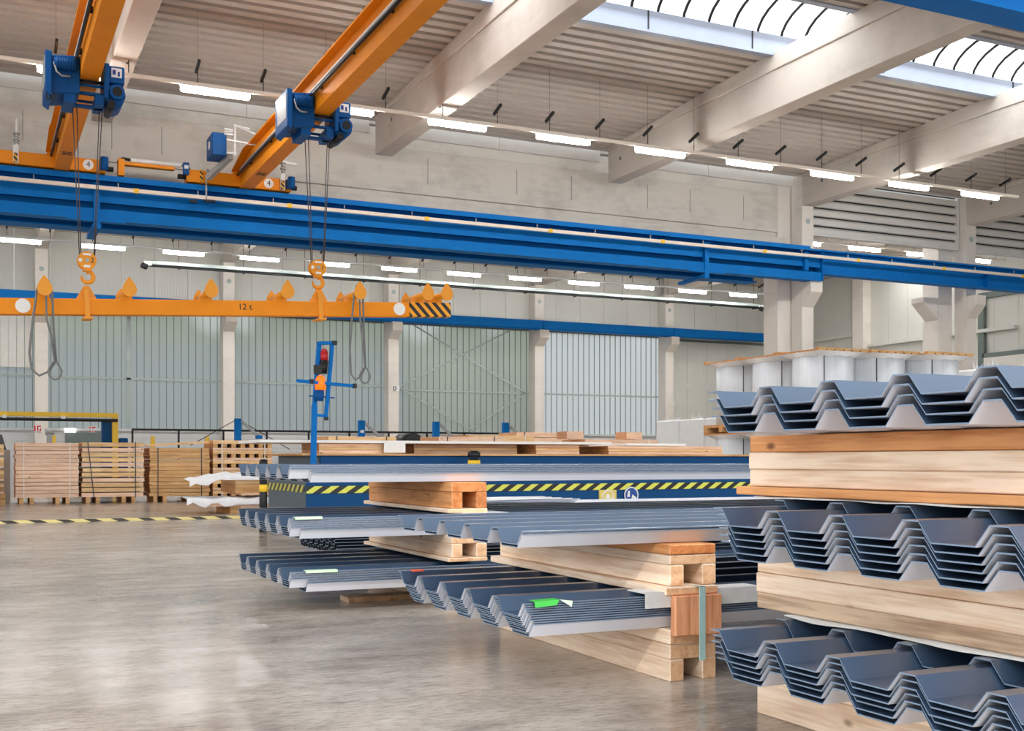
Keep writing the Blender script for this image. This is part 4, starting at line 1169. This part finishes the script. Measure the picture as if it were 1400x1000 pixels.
for x in (.7, 2.15): mb.box(x, x + .1, 33.1, 33.2, 2.12, 2.2)
mb.build('hose_clip_frame', M['white'], t)
MB().box(3.47, 3.62, 33.2, 33.35, 0, 2.18).build('post', M['syellow'], t)
MB().box(3.22, 3.50, 33.4, 33.7, 0, 2.1).build('blue_post', M['blue_d'], t)
tag(MB().box(3.66, 3.88, 33.2, 33.6, 0, 1.62).build('blue_cabinet', M['blue_d'], bevel=.02), 'small dark blue cabinet beside the yellow gantry post', 'cabinet')
for n, x in enumerate((2.04, 3.52, 4.80, 6.40)):
    tag(MB().box(x, x + .12, 35.5, 35.62, 0, 1.72).build('yellow_post', M['syellow']), 'short yellow post ' + ('beside the grey machine head', 'beside the yellow gantry post', 'behind the black railing near the pale pack', 'behind the black railing near the golden pack')[n], 'post')
t = thing('machine_head', (1.3, 34, 0), 'grey machine with a round head behind the pinkish timber pack', 'machine')
MB().box(1.84, 1.98, 34, 34.2, 0, 1.72).build('stand', M['steel'], t)
MB().cyl((1.80, 34.1, 1.78), (2.02, 34.1, 1.80), .09, 14).build('head', M['steel'], t)
t = thing('office_chair', (.62, 29.9, 0), 'dark chair back rising behind the pinkish timber pack', 'chair')
MB().prism([(.55, 1.25), (.72, 1.25), (.62, 1.62), (.46, 1.60)], 1, 29.9, 30.05).build('backrest', M['darksheet'], t)
MB().box(.50, .8, 29.85, 30.1, 0, 1.25).build('stand', M['steel'], t)
for n, (px, col) in enumerate(((51.5, None), (126.5, None))):
    x = sx(px, 39.9 if n == 0 else 40.45); y = 39.94 if n == 0 else 40.46
    t = thing('fire_sign', (x, y, 1.95), 'small red and white fire sign ' + ('on the pale column' if n == 0 else 'on the wall beside the grey door'), 'sign')
    MB().box(x - .12, x + .12, y - .02, y, 1.92, 2.14).build('plate', M['white'], t)
    MB().box(x - .11, x - .06, y - .026, y - .02, 1.94, 2.12).box(x - .02, x + .10, y - .026, y - .02, 2.08, 2.12).box(x - .02, x + .02, y - .026, y - .02, 1.94, 2.08).box(x + .06, x + .10, y - .026, y - .02, 1.94, 2.04).build('mark', M['redp'], t)
x = sx(96, 40.4); tag(MB().box(x - .17, x + .17, 40.36, 40.42, 1.92, 2.06).build('exit_lamp', emit('exit_lamp_white', (1, 1, 1, 1), 1.6)), 'white lit box lamp above the grey door', 'lamp')

# ================================================================== WRAPPED COILS
def coil(x, y, z0, z1, r, name):
    t = thing('wrapped_coil', (x, y, z0), name, 'coil', 'wrapped coils behind the big timber stack')
    MB().cyl((x, y, z0 + .16), (x, y, z1 - .1), r, 36).build('roll', M['coil'], t)
    mb = MB(); s = r * 1.055
    for k in range(3): mb.box(x - s, x + s, y - s + k * (s - .06), y - s + k * (s - .06) + .12, z0 + .001, z0 + .1)
    mb.box(x - s, x + s, y - s, y + s, z0 + .1, z0 + .16); mb.build('pallet_base_frame', M['wx'], t)
    mb = MB()
    for k in range(6): mb.box(x - s + k * s / 3, x - s + k * s / 3 + s * .27, y - s, y + s, z1 - .06, z1 - .03)
    mb.box(x - s, x + s, y - s, y - s + .1, z1 - .03, z1); mb.box(x - s, x + s, y + s - .1, y + s, z1 - .03, z1); mb.build('lid_slat', M['wx2'], t)
    mb = MB(); n = 40
    for k in range(n):   # film skirt drawn in from the square lid to the roll
        a = 2 * math.pi * k / n; c, q = math.cos(a), math.sin(a); m = s / max(abs(c), abs(q))
        w = 1 + .008 * math.sin(k * 2.3)
        mb.v.append((x + c * m * w, y + q * m * w, z1 - .055)); mb.v.append((x + c * r * 1.01, y + q * r * 1.01, z1 - .15 - .012 * math.sin(k * 1.7)))
    for k in range(n): j = (k + 1) % n; mb.face([2 * k, 2 * j, 2 * j + 1, 2 * k + 1], 0, True)
    mb.build('film_skirt', M['foil'], t)
    MB().bar((x - r * .62, y - r * .80, z0 + .12), (x - r * .62, y - r * .80, z1 - .05), .02, .006).build('strap', M['strapb'], t)


spots = [(15.45, 20.75, 'in the far corner of the group'), (15.45, 19.45, 'between the corner coil and the far one'), (15.45, 18.15, 'at the front corner of the group'), (16.74, 18.1, 'beside the front corner coil'), (18.02, 17.9, 'at the open end of the group beside the pillar')]
for x, y, lab in spots:
    coil(x, y, 0, 1.62, .6, 'wrapped coil on the floor ' + lab)
    coil(x, y, 1.62, 3.2, .6, 'wrapped coil of the upper tier ' + lab)


def wrapped_block(x0, x1, y0, y1, z1, label, tufts):
    t = thing('wrapped_block', (x0, y0, 0), label, 'wrapped block', None)
    MB().box(x0, x1, y0, y1, .1, z1).build('block', M['foil'], t, bevel=.04)
    MB().box(x0, x1, y0, y1, 0, .1).build('pallet_base', M['wx'], t)
    for u, v in tufts:
        mb = MB(); c = (x0 + (x1 - x0) * u, y0 + (y1 - y0) * v, z1 - .01)
        for k in range(7):
            a = k * .9; r = .12 + .03 * (k % 3)
            mb.v += [(c[0] + .05 * math.cos(a), c[1] + .05 * math.sin(a), c[2]), (c[0] + .05 * math.cos(a + .8), c[1] + .05 * math.sin(a + .8), c[2]), (c[0] + r * math.cos(a + .4), c[1] + r * math.sin(a + .4), c[2] + .1 + .06 * ((k * 5) % 3))]
            n = len(mb.v); mb.face([n - 3, n - 2, n - 1])
        mb.build('film_tuft', M['foil'], t)


wrapped_block(20.1, 21.3, 30.4, 31.7, 2.28, 'tall white film wrapped block at the end of the row beside the window bay', ((.2, .3),))
wrapped_block(20.1, 21.3, 29.0, 30.35, 2.28, 'tall white film wrapped block in the middle of its row', ((.2, .4), (.3, .8)))
wrapped_block(20.1, 21.3, 27.6, 28.95, 2.28, 'tall white film wrapped block partly hidden by the sheets', ((.2, .5),))
wrapped_block(19.3, 20.3, 17.6, 18.9, 2.95, 'white film wrapped block beside the last coil with the timber lid', ((.2, .3), (.5, .2), (.8, .3)))
wrapped_block(20.6, 21.8, 17.0, 18.2, 3.0, 'white film wrapped block behind the topmost sheets by the end door', ((.3, .3), (.7, .4)))

for o in list(bpy.data.objects):
    if '_o' in o: del o['_o']
